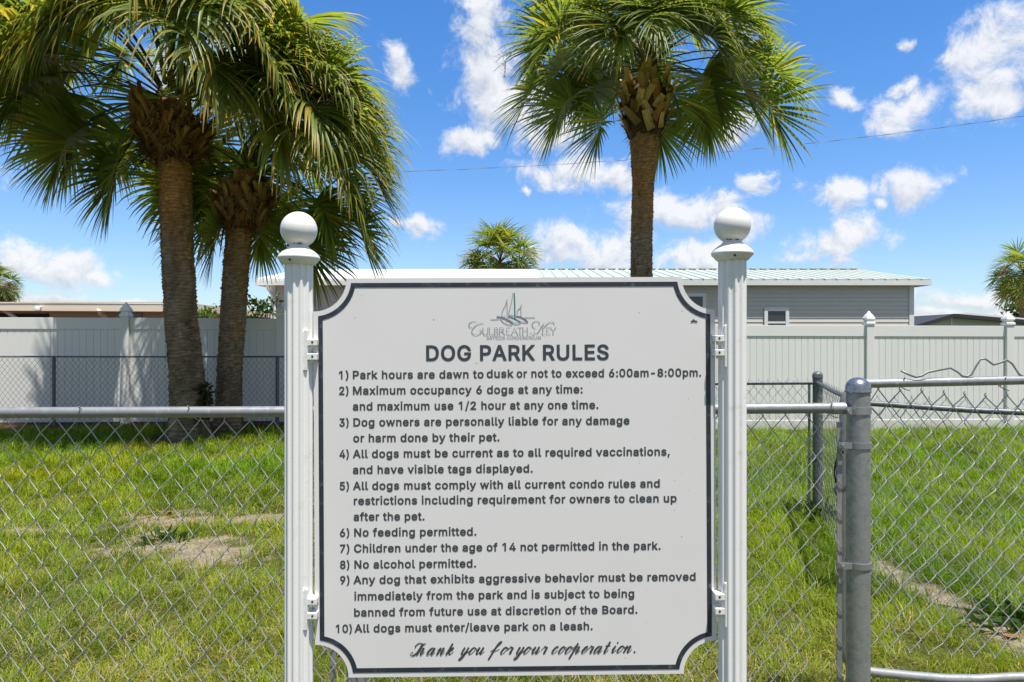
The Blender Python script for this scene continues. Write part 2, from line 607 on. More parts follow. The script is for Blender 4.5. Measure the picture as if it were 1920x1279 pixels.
# ------------------------------------------------------------------ grass (countless: one object)
def build_grass():
    rs = np.random.RandomState(5)
    xs, ys, sc = [], [], []
    for (y0, y1, dn) in ((2.2, 3.2, 9500), (3.2, 4.4, 8000), (4.4, 6.0, 5600), (6.0, 8.0, 3900), (8.0, 11.6, 2900)):
        wx = 0.80 * y1 + 0.7
        n = int(dn * (y1 - y0) * 2 * wx)
        x = rs.uniform(-wx, wx, n)
        y = rs.uniform(y0, y1, n)
        k = (np.abs(x) < 0.80 * y + 0.7) & (y < fence_y(x) - 0.06)
        xs.append(x[k])
        ys.append(y[k])
    x = np.concatenate(xs)
    y = np.concatenate(ys)
    bare = bare_mask(x, y)
    mul = mulch_mask(x, y)
    tuft = fbm(x * 5.5, y * 5.5, 31, 3)
    keep = rs.rand(len(x)) > np.clip(sstep(0.25, 0.85, bare) * 0.86, 0, 1)
    keep &= rs.rand(len(x)) > sstep(0.35, 0.65, mul) * 0.985
    keep &= rs.rand(len(x)) > 0.7 * sstep(0.55, 0.30, tuft)
    x, y, bare, tuft = x[keep], y[keep], bare[keep], tuft[keep]
    n = len(x)
    # zones: lush bright turf at the right and far, dull olive and straw near the front
    big = fbm(x * 0.9, y * 0.9, 41, 4)
    lush = np.clip(sstep(1.2, 2.6, x) * sstep(3.2, 4.4, y) + sstep(6.0, 8.2, y) * 0.9 + (big - 0.5) * 1.1, 0, 1)
    dry = np.clip(0.12 + 0.38 * sstep(4.2, 2.7, y) * (0.35 + fbm(x * 1.7, y * 1.7, 51)) + 0.45 * sstep(0.2, 0.5, bare) + (fbm(x * 1.4, y * 1.4, 61) - 0.5) * 1.2 - 0.42 * lush, 0.03, 0.85)
    # clumps share a heading so the turf has a nap
    hd = 2 * math.pi * fbm(x * 3.0, y * 3.0, 71, 2) * 2.5 + rs.normal(0, 1.1, n)
    L = (0.062 + 0.035 * lush + 0.10 * (tuft - 0.38)) * rs.uniform(0.5, 1.6, n)
    L = np.maximum(L, 0.018)
    L *= 1 - 0.4 * sstep(0.25, 0.6, bare)
    tall = rs.rand(n) < 0.02
    L[tall] *= 1.7
    far = sstep(3.0, 9.0, y)
    W = (0.0028 + 0.0042 * far) * rs.uniform(0.7, 1.3, n)
    lean = np.clip(rs.normal(0.95, 0.32, n), 0.1, 1.45)
    straw = rs.rand(n) < dry * 0.8
    lean[straw] += 0.35
    hx, hy = np.cos(hd), np.sin(hd)
    z = gz(x, y) - 0.004
    base = np.stack([x, y, z], 1)
    out = np.stack([hx, hy, np.zeros(n)], 1)
    tw = hd + math.pi / 2 + rs.normal(0, 0.5, n)
    side = np.stack([np.cos(tw), np.sin(tw), np.zeros(n)], 1)
    up = np.array([0, 0, 1.0])
    ca, sa = np.cos(lean * 0.55), np.sin(lean * 0.55)
    p1 = base + (L * 0.55)[:, None] * (sa[:, None] * out + ca[:, None] * up)
    ca2, sa2 = np.cos(np.minimum(lean * 1.35, 1.75)), np.sin(np.minimum(lean * 1.35, 1.75))
    p2 = p1 + (L * 0.5)[:, None] * (sa2[:, None] * out + ca2[:, None] * up)
    hw = (W * 0.5)[:, None] * side
    V = np.stack([base - hw, base + hw, p1 - 0.9 * hw, p1 + 0.9 * hw, p2], 1).reshape(-1, 3)
    g_lush = np.array([0.170, 0.325, 0.006])
    g_dull = np.array([0.235, 0.330, 0.010])
    g_dark = np.array([0.060, 0.135, 0.010])
    g_yel = np.array([0.400, 0.420, 0.010])
    g_str = np.array([0.48, 0.40, 0.17])
    yel = np.clip((fbm(x * 1.1, y * 1.1, 81) - 0.45) * 2.2 * (0.55 + 0.45 * sstep(-0.2, -1.2, x)) + 0.16, 0, 0.8)[:, None]
    c = g_dull * (1 - lush[:, None]) + g_lush * lush[:, None]
    c = c * (1 - yel) + g_yel * yel
    k = np.clip(rs.normal(0.12, 0.2, n) + 2.2 * np.clip(fbm(x * 2.6, y * 2.6, 91) - 0.48, 0, 1), 0, 0.9)[:, None]
    c = c * (1 - k) + g_dark * k
    c[straw] = g_str * rs.uniform(0.6, 1.15, straw.sum())[:, None]
    c *= rs.uniform(0.6, 1.3, n)[:, None]
    C = np.repeat(c[:, None, :], 5, 1)
    tipy = rs.rand(n) < 0.3
    C[tipy, 4] = C[tipy, 4] * 0.4 + g_str * 0.6
    C4 = np.ones((n * 5, 4), np.float32)
    C4[:, :3] = C.reshape(-1, 3)
    me = bpy.data.meshes.new('grass')
    me.vertices.add(n * 5)
    me.vertices.foreach_set('co', V.astype(np.float32).ravel())
    b = np.arange(n)[:, None] * 5
    loops = (b + np.array([[0, 1, 3, 2, 2, 3, 4]])).ravel().astype(np.int32)
    me.loops.add(len(loops))
    me.loops.foreach_set('vertex_index', loops)
    me.polygons.add(n * 2)
    st = (np.arange(n)[:, None] * 7 + np.array([[0, 4]])).ravel().astype(np.int32)
    me.polygons.foreach_set('loop_start', st)
    me.update(calc_edges=True)
    a = me.color_attributes.new('tint', 'FLOAT_COLOR', 'POINT')
    a.data.foreach_set('color', C4.ravel())
    me.materials.append(MATS['grass_attr'])
    o = bpy.data.objects.new('grass', me)
    COL.objects.link(o)
    o['kind'] = 'stuff'
    tag(o, 'mown green lawn with yellowing and straw-coloured patches', 'grass')
    WLOC[o.name] = np.zeros(3)


build_grass()

# ------------------------------------------------------------------ the rules sign
D = 1.55
S = D / F
sign = thing('rules_sign', 'white dog park rules sign board with scooped corners between two fluted white posts', 'sign', (0.0, D, 0.0))
roll, yaw = R(0.3), R(0.75)
SC = P(967, 893, D)


def ST(px, py, depth=0.0):
    """sign-face pixel grid -> world, on the slightly rolled and turned panel; depth > 0 stands proud of the face"""
    lx, lz, ly = (px - 967) * S, (893 - py) * S, -depth
    x = lx * math.cos(roll) - lz * math.sin(roll)
    z = lx * math.sin(roll) + lz * math.cos(roll)
    X = x * math.cos(yaw) - ly * math.sin(yaw)
    Y = x * math.sin(yaw) + ly * math.cos(yaw)
    return np.array([SC[0] + X, SC[1] + Y, SC[2] + z])


def scoop(L_, T_, R_, B_, cr, d, seg=14):
    """outline with concave quarter corners, inset by d (pixel units, y down)"""
    pts = []
    r = cr + d
    for (cx_, cy_, a0, a1, ) in ((L_, T_, 90, 0), (R_, T_, 180, 90), (R_, B_, 270, 180), (L_, B_, 360, 270)):
        lo = math.degrees(math.asin(d / r)) if d else 0.0
        s0, s1 = (a0 - lo, a1 + lo)
        for k in range(seg + 1):
            a = R(s0 + (s1 - s0) * k / seg)
            pts.append((cx_ + r * math.cos(a), cy_ + r * math.sin(a)))
    return pts


EDGE = (591.5, 521.5, 1342.5, 1266)
out_l = scoop(*EDGE, 62, 0)
TH = 0.012


def plate(pts, d0, d1):
    m = MB()
    n = len(pts)
    v = [ST(x, y, d1) for x, y in pts] + [ST(x, y, d0) for x, y in pts]
    f = [tuple(range(n)), tuple(range(2 * n - 1, n - 1, -1))]
    for i in range(n):
        k = (i + 1) % n
        f.append((i, k, k + n, i + n))
    m.add(v, f)
    return m


def ring(pa, pb, d1, d0):
    m = MB()
    n = len(pa)
    v = [ST(x, y, d1) for x, y in pa] + [ST(x, y, d1) for x, y in pb] + [ST(x, y, d0) for x, y in pa] + [ST(x, y, d0) for x, y in pb]
    f = []
    for i in range(n):
        k = (i + 1) % n
        f += [(i, k, n + k, n + i), (2 * n + i, 2 * n + k, k, i), (n + i, n + k, 3 * n + k, 3 * n + i)]
    m.add(v, f)
    return m


panel = obj('panel', plate(out_l, -TH, 0.0), 'sign_white', sign, bevel=0.0012)
obj('border', ring(scoop(*EDGE, 62, 8), scoop(*EDGE, 62, 16.5), 0.0008, -0.0005), 'border_navy', panel)


class Ribbon(MB):
    k = 0

    def stroke(s, pts, wfun, smooth=True, sub=6):
        """flat stroke through (px, py) points; wfun(direction) gives its width in pixels"""
        p = np.asarray(pts, float)
        if smooth and len(p) > 2:
            q = np.vstack([2 * p[0] - p[1], p, 2 * p[-1] - p[-2]])
            o = []
            for i in range(1, len(q) - 2):
                for t in np.arange(sub) / sub:
                    a, b, c, d = q[i - 1], q[i], q[i + 1], q[i + 2]
                    o.append(0.5 * ((2 * b) + (c - a) * t + (2 * a - 5 * b + 4 * c - d) * t * t + (3 * b - a - 3 * c + d) * t ** 3))
            o.append(p[-1])
            p = np.array(o)
        t = np.gradient(p, axis=0)
        t /= np.linalg.norm(t, axis=1)[:, None] + 1e-9
        nrm = np.stack([-t[:, 1], t[:, 0]], 1)
        wd = np.array([wfun(a) for a in t]) if callable(wfun) else np.full(len(p), wfun)
        if callable(wfun) and len(wd) > 3:
            wd = np.convolve(np.pad(wd, 2, 'edge'), np.ones(5) / 5, 'valid')
        A = p + nrm * wd[:, None] / 2
        B = p - nrm * wd[:, None] / 2
        Ribbon.k += 1
        dz = 0.0005 + (Ribbon.k % 40) * 1.2e-5
        v = [ST(x, y, dz) for x, y in A] + [ST(x, y, dz) for x, y in B]
        n = len(p)
        s.add(v, [(i, i + n, i + n + 1, i + 1) for i in range(n - 1)])

    def dot(s, x, y, r):
        Ribbon.k += 1
        dz = 0.0005 + (Ribbon.k % 40) * 1.2e-5
        v = [ST(x + r * math.cos(a), y + r * math.sin(a), dz) for a in np.linspace(0, 2 * math.pi, 10)[:-1]]
        s.add(v, [tuple(range(9))])


# outlines of a plain grotesque face: character -> [advance, contours] in thousandths
GLYPH = {
')': [273,[[37,-96,86,18,113,116,122,207,112,313,82,428,37,539,97,539,142,441,173,323,184,207,161,53,97,-96]]],
',': [188,[[38,-119,68,71,137,71,84,-119]]],
'-': [453,[[337,244,337,188,114,188,114,244]]],
'.': [188,[[95,-4,63,9,50,41,63,73,95,87,128,73,141,41,128,9]]],
'/': [249,[[235,533,71,-76,14,-76,178,533]]],
'0': [453,[[227,-7,174,1,130,24,95,62,69,113,48,254,69,395,95,447,130,484,174,508,227,516,279,508,323,484,358,447,384,395,405,254,384,113,359,62,323,24,279,1],[227,50,261,56,290,74,330,144,344,254,330,365,290,435,261,453,227,460,192,453,163,435,123,365,109,254,123,144,163,74,192,56]]],
'1': [453,[[276,509,276,0,212,0,212,448,209,448,86,358,86,427,198,509]]],
'2': [453,[[64,0,64,47,234,229,282,282,311,327,320,371,308,419,273,449,224,460,172,447,139,413,127,362,66,362,71,405,86,442,143,496,225,516,306,497,361,445,381,372,371,318,336,259,267,180,153,60,153,57,389,57,389,0]]],
'3': [453,[[218,-7,133,10,70,57,52,91,44,132,109,132,126,87,165,59,219,50,275,61,315,93,329,145,316,196,275,234,201,248,157,248,157,299,288,448,288,452,70,452,70,509,372,509,372,461,211,278,211,289,264,288,308,276,344,253,371,222,387,186,393,145,387,103,370,66,309,12]]],
'4': [453,[[40,105,40,158,247,509,311,509,109,166,109,163,413,163,413,105],[282,0,282,121,282,146,282,318,343,318,343,0]]],
'5': [453,[[221,-7,140,11,83,60,60,130,122,130,138,89,173,60,221,50,276,64,314,104,328,162,314,221,275,262,218,277,167,268,128,246,67,253,96,509,366,509,366,452,151,452,134,301,136,301,178,325,229,334,294,321,345,285,379,231,391,163,385,117,369,76,343,41,309,15,268,-1]]],
'6': [453,[[226,-7,182,-1,142,15,109,40,84,74,64,162,80,239,137,340,252,509,322,509,151,261,145,261,165,288,196,307,235,314,316,295,346,271,370,240,389,157,384,112,368,73,310,14,271,-2],[226,48,279,63,314,101,327,157,314,213,279,251,226,265,174,252,138,214,125,158,138,102,174,63]]],
'7': [453,[[97,0,323,448,323,452,62,452,62,509,391,509,391,449,165,0]]],
'8': [453,[[226,-7,136,11,74,62,57,96,52,135,65,195,101,241,153,265,153,267,119,282,93,308,76,342,70,380,75,417,90,450,146,498,226,516,306,498,361,450,377,417,382,380,376,342,359,308,333,282,300,267,300,265,351,241,387,195,401,135,395,96,378,62,317,11],[226,49,285,60,323,91,337,139,322,189,283,223,226,235,169,223,130,189,115,139,129,91,167,60],[226,290,274,300,307,330,319,376,308,420,275,449,226,460,177,449,145,420,133,376,145,330,178,300]]],
'9': [453,[[226,516,271,510,310,494,343,468,368,434,389,347,373,270,315,168,200,0,130,0,301,248,307,248,287,221,257,202,218,195,137,214,106,237,83,269,64,352,69,397,85,436,143,494,182,510],[226,460,174,446,138,407,125,352,138,295,174,257,226,243,279,257,314,295,327,350,314,407,279,446]]],
':': [188,[[95,-4,63,9,50,41,63,73,95,87,128,73,141,41,128,9],[95,271,63,284,50,316,63,349,95,362,128,349,141,316,128,284]]],
'A': [480,[[16,0,201,509,276,509,463,0,395,0,345,142,133,142,85,0],[153,199,325,199,239,440]]],
'B': [456,[[60,0,60,509,241,509,329,491,359,469,381,442,398,374,387,320,356,286,315,267,315,262,363,245,402,203,418,136,400,67,377,39,344,18,247,0],[125,57,245,57,296,63,330,80,349,105,355,137,342,184,306,218,248,231,125,231],[125,285,238,285,288,296,323,326,336,372,330,403,313,429,283,446,240,452,125,452]]],
'C': [510,[[267,-7,225,-3,186,7,150,25,119,49,92,79,70,115,53,157,44,203,40,254,44,305,53,352,70,393,92,429,119,459,150,484,186,501,225,512,267,516,340,504,402,471,448,418,473,348,408,348,389,395,357,428,315,449,267,456,223,450,184,432,150,403,125,364,103,254,125,145,151,105,184,76,223,59,267,53,315,60,357,81,389,114,408,160,473,160,448,91,402,38,341,5]]],
'D': [502,[[219,0,96,0,96,57,215,57,272,63,318,81,354,110,379,149,399,255,379,361,354,399,320,428,275,446,221,452,93,452,93,509,225,509,273,505,315,495,353,478,385,455,412,426,433,391,449,351,458,306,462,255,458,205,449,159,433,119,411,83,384,54,351,31,312,14,268,3],[125,509,125,0,60,0,60,509]]],
'E': [419,[[60,0,60,509,372,509,372,452,125,452,125,286,355,286,355,229,125,229,125,57,375,57,375,0]]],
'G': [520,[[269,-7,225,-3,185,7,149,25,118,49,91,79,69,116,53,157,43,203,40,254,43,305,53,352,69,393,91,429,117,459,149,484,184,501,223,512,265,516,340,504,403,469,449,416,474,349,408,349,387,393,356,427,315,448,265,456,222,450,183,432,150,404,125,364,103,254,125,145,151,105,184,76,224,59,269,53,345,71,396,123,415,202,434,199,283,199,283,256,478,256,478,200,471,141,451,91,419,50,377,19,326,0]]],
'I': [300,[[31,0,31,57,118,57,118,452,31,452,31,509,269,509,269,452,183,452,183,57,269,57,269,0]]],
'K': [467,[[104,145,104,216,139,261,174,303,212,344,364,509,448,509,231,276,228,276],[60,0,60,509,125,509,125,334,124,225,125,193,125,0],[372,0,188,259,228,309,449,0]]],
'L': [393,[[60,0,60,509,125,509,125,57,361,57,361,0]]],
'M': [628,[[60,0,60,509,150,509,314,90,478,509,568,509,568,0,504,0,504,420,342,0,286,0,124,420,124,0]]],
'N': [523,[[60,0,60,509,136,509,343,183,363,151,388,107,414,55,405,54,401,108,399,157,399,195,399,509,463,509,463,0,387,0,202,290,177,331,148,381,108,452,119,454,122,384,124,328,125,291,125,0]]],
'O': [533,[[267,-7,225,-3,186,7,150,25,119,49,92,79,70,115,53,157,44,203,40,254,44,305,53,352,70,393,92,429,119,459,150,484,186,501,225,512,267,516,309,512,348,501,384,484,415,459,442,429,464,393,480,352,490,305,493,254,490,203,480,157,464,115,442,79,415,49,384,25,348,7,309,-3],[267,53,310,59,349,76,383,105,408,144,430,254,408,365,383,404,349,433,310,450,267,456,223,450,184,433,151,404,125,364,103,254,125,144,151,105,184,76,223,59]]],
'P': [445,[[60,0,60,509,235,509,289,503,332,487,366,462,390,430,409,348,390,265,366,233,332,207,289,191,235,186,109,186,109,242,233,242,297,256,333,294,344,348,333,402,297,439,232,452,125,452,125,0]]],
'R': [449,[[60,0,60,509,236,509,333,489,367,465,390,433,409,352,390,271,367,240,333,217,236,198,96,198,96,255,234,255,298,267,334,300,345,352,334,405,298,440,233,452,125,452,125,0],[353,0,230,229,303,229,428,0]]],
'S': [447,[[224,-9,128,9,91,31,64,60,46,96,38,137,104,137,123,88,166,59,224,49,286,60,329,92,346,139,332,179,296,205,245,222,184,239,128,260,86,289,60,326,52,372,58,413,75,448,138,498,227,516,316,498,377,449,394,415,401,378,337,378,326,412,302,437,267,453,225,459,167,448,129,418,115,376,119,352,131,334,169,308,212,293,264,279,312,264,359,238,395,198,408,139,403,99,386,64,360,34,323,11]]],
'U': [517,[[259,-8,203,-2,154,15,114,43,85,80,66,124,60,173,60,509,124,509,124,178,141,113,187,68,259,52,331,68,377,113,393,178,393,509,457,509,457,173,451,124,433,80,403,43,363,15,315,-2]]],
'Y': [472,[[203,0,203,208,16,509,91,509,192,344,222,292,250,230,224,230,251,293,280,344,381,509,455,509,268,208,268,0]]],
'a': [389,[[160,-9,94,5,48,45,30,108,43,161,78,193,125,211,178,220,234,227,265,235,273,243,276,255,276,257,267,297,240,322,196,331,149,322,118,301,100,274,41,291,79,346,133,375,194,384,239,379,286,360,322,320,337,251,337,0,277,0,277,52,272,52,252,25,215,1],[170,45,228,59,263,93,276,138,276,190,259,182,231,176,200,171,175,168,134,159,103,139,92,105,102,72,130,52]]],
'b': [424,[[229,-8,172,4,138,31,118,59,112,59,112,0,53,0,53,509,114,509,114,319,118,319,137,346,171,373,229,384,274,378,313,361,345,332,370,293,390,189,370,84,346,45,313,16,274,-2],[220,47,253,51,279,66,316,117,328,189,316,261,280,311,253,325,220,330,188,325,161,312,125,263,113,189,125,115,162,65,188,51]]],
'c': [396,[[207,-8,159,-2,117,16,82,46,56,85,34,187,56,291,82,330,117,360,159,378,207,384,260,377,305,356,340,322,362,277,303,262,290,289,270,311,242,325,207,330,173,325,145,310,108,258,96,187,108,117,145,66,173,51,207,46,243,52,271,66,292,89,304,117,363,102,341,56,306,21,261,-1]]],
'd': [424,[[195,-8,151,-2,111,16,79,45,55,84,34,189,55,293,79,332,112,361,151,378,196,384,253,373,287,346,306,319,311,319,311,509,372,509,372,0,313,0,313,59,307,59,287,31,252,4],[205,47,236,51,263,65,299,115,312,189,300,263,263,312,237,325,205,330,172,325,145,311,108,261,96,189,109,117,145,66,172,51]]],
'e': [404,[[212,-8,161,-2,117,16,82,46,56,85,34,187,55,290,81,329,115,359,157,378,205,384,266,374,319,341,357,282,371,194,371,169,75,169,75,221,338,221,310,202,298,269,263,314,205,330,146,313,109,270,96,211,96,178,110,106,151,61,212,46,254,53,285,73,306,105,365,91,335,39,283,4]]],
'f': [254,[[228,379,228,327,6,327,6,379],[81,0,81,432,96,486,135,519,187,530,222,527,243,521,227,468,215,472,195,474,171,470,154,460,142,419,142,0]]],
'g': [425,[[207,-151,134,-140,82,-110,51,-69,101,-41,122,-66,154,-88,207,-97,249,-92,282,-75,304,-47,311,-6,311,68,306,68,287,41,252,16,195,5,152,10,113,27,80,53,55,90,34,191,55,293,80,332,112,361,152,378,196,384,253,373,288,346,308,319,313,319,313,379,372,379,372,-9,367,-54,350,-90,324,-117,291,-136],[205,59,264,75,300,121,312,193,300,264,264,312,237,325,205,330,172,325,145,312,109,262,96,193,109,123,145,76]]],
'h': [410,[[114,227,114,0,53,0,53,509,114,509,114,287,102,287,124,332,152,362,187,379,227,384,295,369,321,349,341,321,357,240,357,0,296,0,296,235,290,275,273,304,246,323,210,329,161,317,126,283]]],
'i': [167,[[53,0,53,379,114,379,114,0],[84,443,54,455,41,483,54,512,84,524,114,512,126,483,114,455]]],
'j': [167,[[53,379,114,379,114,-30,102,-90,65,-129,4,-143,-10,-143,-10,-87,2,-87,25,-83,40,-72,53,-29],[83,443,53,455,41,483,53,512,83,524,114,512,126,483,114,455]]],
'k': [381,[[110,137,110,212,121,212,284,379,360,379,184,199,177,199],[53,0,53,509,114,509,114,0],[294,0,148,186,191,229,372,0]]],
'l': [189,[[139,-2,101,3,74,20,58,47,53,84,53,509,114,509,114,99,120,62,130,54,146,52,160,53,170,54,181,3,162,-1]]],
'm': [610,[[53,0,53,379,112,379,112,295,108,295,132,346,172,376,219,386,257,380,287,361,309,331,321,295,312,295,337,343,381,375,437,386,497,372,541,328,557,255,557,0,496,0,496,254,490,289,473,313,447,326,419,330,374,320,345,290,335,247,335,0,274,0,274,260,269,288,253,311,229,326,199,330,158,320,126,289,114,238,114,0]]],
'n': [410,[[114,227,114,0,53,0,53,379,112,379,112,287,102,287,124,332,152,362,187,379,227,384,295,369,341,321,357,240,357,0,296,0,296,235,290,275,273,304,246,323,210,329,161,317,126,283]]],
'o': [415,[[207,-8,159,-2,117,16,82,46,56,85,34,187,56,291,82,330,117,360,159,378,207,384,256,378,299,360,333,330,359,291,381,187,359,85,333,46,299,16,256,-2],[207,46,242,51,270,66,307,117,319,187,307,258,270,310,242,325,207,330,173,325,145,310,108,258,96,187,108,117,145,66,173,51]]],
'p': [424,[[53,-143,53,379,112,379,112,319,118,319,137,346,171,373,229,384,274,378,313,361,345,332,370,293,390,189,370,84,346,45,313,16,274,-2,229,-8,173,4,138,31,118,59,114,59,114,-143],[220,47,253,51,279,66,316,117,328,189,316,261,280,311,253,325,220,330,188,325,161,312,125,263,113,189,125,115,162,65,188,51]]],
'q': [424,[[372,-143,311,-143,311,59,306,59,287,31,252,4,195,-8,151,-2,111,16,79,45,55,84,34,189,55,293,79,332,112,361,151,378,196,384,253,373,287,346,307,319,313,319,313,379,372,379],[205,47,236,51,263,65,299,115,312,189,300,263,263,312,237,325,205,330,172,325,145,311,108,261,96,189,109,117,145,66,172,51]]],
'r': [259,[[53,0,53,379,112,379,112,321,115,321,130,347,152,367,213,385,229,384,243,384,243,322,230,324,207,326,159,315,126,284,114,237,114,0]]],
's': [365,[[182,-8,112,3,62,38,36,94,94,107,105,79,124,60,181,45,217,50,244,62,262,81,268,103,265,121,254,136,212,155,149,170,104,186,72,208,53,237,47,274,51,305,65,332,115,370,187,384,254,372,299,339,324,290,268,277,243,316,219,328,187,333,131,317,114,299,109,277,112,258,124,243,172,223,229,209,275,194,306,171,325,142,331,107,326,75,312,47,260,6]]],
't': [227,[[204,379,204,327,6,327,6,379],[65,471,126,471,126,98,136,61,150,53,170,50,185,51,202,54,213,2,192,-3,168,-4,125,2,92,21,72,52,65,93]]],
'u': [410,[[182,-5,115,11,89,31,69,59,53,139,53,379,114,379,114,144,119,105,137,75,164,56,200,50,249,62,283,97,296,153,296,379,357,379,357,0,298,0,298,92,307,92,286,47,257,17,222,0]]],
'v': [389,[[163,0,17,379,84,379,165,155,187,87,206,21,184,21,203,87,224,155,305,379,371,379,226,0]]],
'w': [567,[[138,0,23,379,87,379,133,214,154,137,175,41,165,41,186,135,206,214,252,379,316,379,362,214,382,136,402,41,391,41,413,135,434,214,480,379,545,379,429,0,368,0,319,172,305,225,291,280,277,338,291,338,277,280,263,225,248,172,199,0]]],
'x': [379,[[21,0,171,218,171,171,29,379,100,379,147,306,179,253,207,206,175,206,202,253,233,306,282,379,352,379,209,169,209,214,358,0,287,0,231,85,200,136,173,182,205,182,178,136,148,85,91,0]]],
'y': [389,[[47,-139,61,-86,71,-87,104,-89,130,-74,151,-36,163,-1,17,379,84,379,165,155,187,87,206,21,184,21,202,87,224,155,305,379,371,379,204,-58,177,-107,139,-136,91,-145,65,-143]]],
' ': [188,[]]}


def winding(px, py, loops):
    w_ = 0
    for l in loops:
        x0, y0 = l[:, 0], l[:, 1]
        x1, y1 = np.roll(x0, -1), np.roll(y0, -1)
        left = (x1 - x0) * (py - y0) - (px - x0) * (y1 - y0)
        w_ += np.sum((y0 <= py) & (y1 > py) & (left > 0)) - np.sum((y0 > py) & (y1 <= py) & (left < 0))
    return w_


def fatten(poly, off):
    """offset a contour (outer ones run clockwise, holes the other way), dropping edges that turn over"""
    p = np.array(poly, float)
    q = [p[0]]
    for a in p[1:]:
        if np.linalg.norm(a - q[-1]) > 1.5:
            q.append(a)
    p = np.array(q)
    d = -off
    nx_ = np.roll(p, -1, 0)
    edges = [(p[i], nx_[i]) for i in range(len(p))]
    for _ in range(30):
        n = len(edges)
        L = []
        for a, b in edges:
            e = (b - a) / (np.linalg.norm(b - a) + 1e-9)
            L.append((a + np.array([e[1], -e[0]]) * d, e, np.array([e[1], -e[0]])))
        v = []
        for i in range(n):
            (a0, e0, n0_), (a1, e1, n1_) = L[i - 1], L[i]
            cr = e0[0] * e1[1] - e0[1] * e1[0]
            if abs(cr) < 0.04:
                v.append((edges[i - 1][1] + edges[i][0]) / 2 + (n0_ + n1_) / 2 * d)
                continue
            t = ((a1[0] - a0[0]) * e1[1] - (a1[1] - a0[1]) * e1[0]) / cr
            x = a0 + e0 * t
            o = (edges[i - 1][1] + edges[i][0]) / 2
            far_ = np.linalg.norm(x - o)
            if far_ > 2.2 * off and cr * (1 if d > 0 else -1) > 0:
                x = o + (x - o) * 2.2 * off / far_
            v.append(x)
        bad = [i for i in range(n) if np.dot(v[(i + 1) % n] - v[i], L[i][1]) < -1e-6]
        if not bad or n - 1 < 4:
            break
        worst = min(bad, key=lambda i: np.linalg.norm(edges[i][1] - edges[i][0]))
        del edges[worst]
    return np.array(v)


for q_ in 'ij':       # lift the dots so that the heavier weight keeps its gap
    for l_ in GLYPH[q_][1]:
        if min(l_[1::2]) > 380:
            l_[1::2] = [v_ + 30 for v_ in l_[1::2]]
TRI = {}


def glyph_tris(ch, bold):
    if (ch, bold) not in TRI:
        loops = [fatten(list(zip(l[0::2], l[1::2])), bold) for l in GLYPH[ch][1]]
        vs, es = [], []
        for l in loops:
            o_ = len(vs)
            vs += [Vector((float(a), float(b))) for a, b in l]
            es += [(o_ + i, o_ + (i + 1) % len(l)) for i in range(len(l))]
        ov, _, of = delaunay_2d_cdt(vs, es, [], 0, 0.01)[:3] if vs else ([], 0, [])
        keep = []
        for f in of:
            c = sum((ov[i] for i in f), Vector((0, 0))) / 3
            if winding(c[0], c[1], loops):
                keep.append(tuple(f))
        TRI[(ch, bold)] = ([(q[0], q[1]) for q in ov], keep)
    return TRI[(ch, bold)]


def text_mesh(body, bold):
    """filled lettering; returns vertices (x, y) and faces"""
    V, Fc = [], []
    x = 0.0
    for ch in body:
        vv, ff = glyph_tris(ch, bold)
        used = sorted({i for f in ff for i in f})
        mp = {i: k + len(V) for k, i in enumerate(used)}
        V += [(vv[i][0] + x, vv[i][1]) for i in used]
        Fc += [tuple(mp[i] for i in f) for f in ff]
        x += GLYPH[ch][0] + bold * 1.5
    return np.array(V) / 1000.0, Fc


def put_text(mb, body, x0, x1, base, cap, bold=21.0):
    """one run of lettering fitted between two pixel columns on a baseline"""
    v, f = text_mesh(body, bold)
    sy = cap / (0.509 + 0.002 * bold)
    base = base - bold * 0.001 * sy
    w0, w1 = v[:, 0].min(), v[:, 0].max()
    sx_ = (x1 - x0) / (w1 - w0)
    Ribbon.k += 1
    dz = 0.0006
    mb.add([ST(x0 + (a[0] - w0) * sx_, base - a[1] * sy, dz) for a in v], f)


hm = MB()
put_text(hm, 'DOG PARK RULES', 800.5, 1143, 676.2, 29.5, 21.0)
obj('heading_lettering', hm, 'heading_dark', panel)

LINES = [('1)', 'Park hours are dawn to', 663.5, 908, 709.7), (None, 'dusk', 913.5, 964.5, 709.0), (None, 'or not to exceed 6:00am-8:00pm.', 969.5, 1317, 709.0),
         ('2)', 'Maximum occupancy 6 dogs at any time:', 663.5, 1093.5, 739), (None, 'and maximum use 1/2 hour at any one time.', 663, 1123, 768.5),
         ('3)', 'Dog owners are personally liable for any damage', 664, 1181.5, 798.3), (None, 'or harm done by their pet.', 663.5, 937, 827.8),
         ('4)', 'All dogs must be current as to all required vaccinations,', 662.5, 1257, 857.2), (None, 'and have visible tags displayed.', 662.5, 999, 887),
         ('5)', 'All dogs must comply with all current condo rules and', 662.5, 1237.8, 917), (None, 'restrictions including requirement for owners to clean up', 664, 1269.5, 945),
         (None, 'after the pet.', 663.5, 796, 974.8), ('6)', 'No feeding permitted.', 664.5, 892.8, 1004.3), ('7)', 'Children under the age of 14 not permitted in the park.', 664, 1238.7, 1034),
         ('8)', 'No alcohol permitted.', 664.5, 892, 1064), ('9)', 'Any dog that exhibits aggressive behavior must be removed', 662.5, 1304.5, 1092.8),
         (None, 'immediately from the park and is subject to being', 664, 1188.5, 1123.5), (None, 'banned from future use at discretion of the Board.', 663.5, 1194.5, 1153.6),
         ('10)', 'All dogs must enter/leave park on a leash.', 664, 1110, 1183.5)]
rm = MB()
for num, body, x0, x1, base in LINES:
    if num:
        put_text(rm, num, 629.5 if num == '10)' else 637.8, 659.5 if num == '10)' else 655.5, base - 0.6, 15.6)
    put_text(rm, body, x0, x1, base - 0.8, 15.6)
obj('rules_lettering', rm, 'letter_dark', panel)

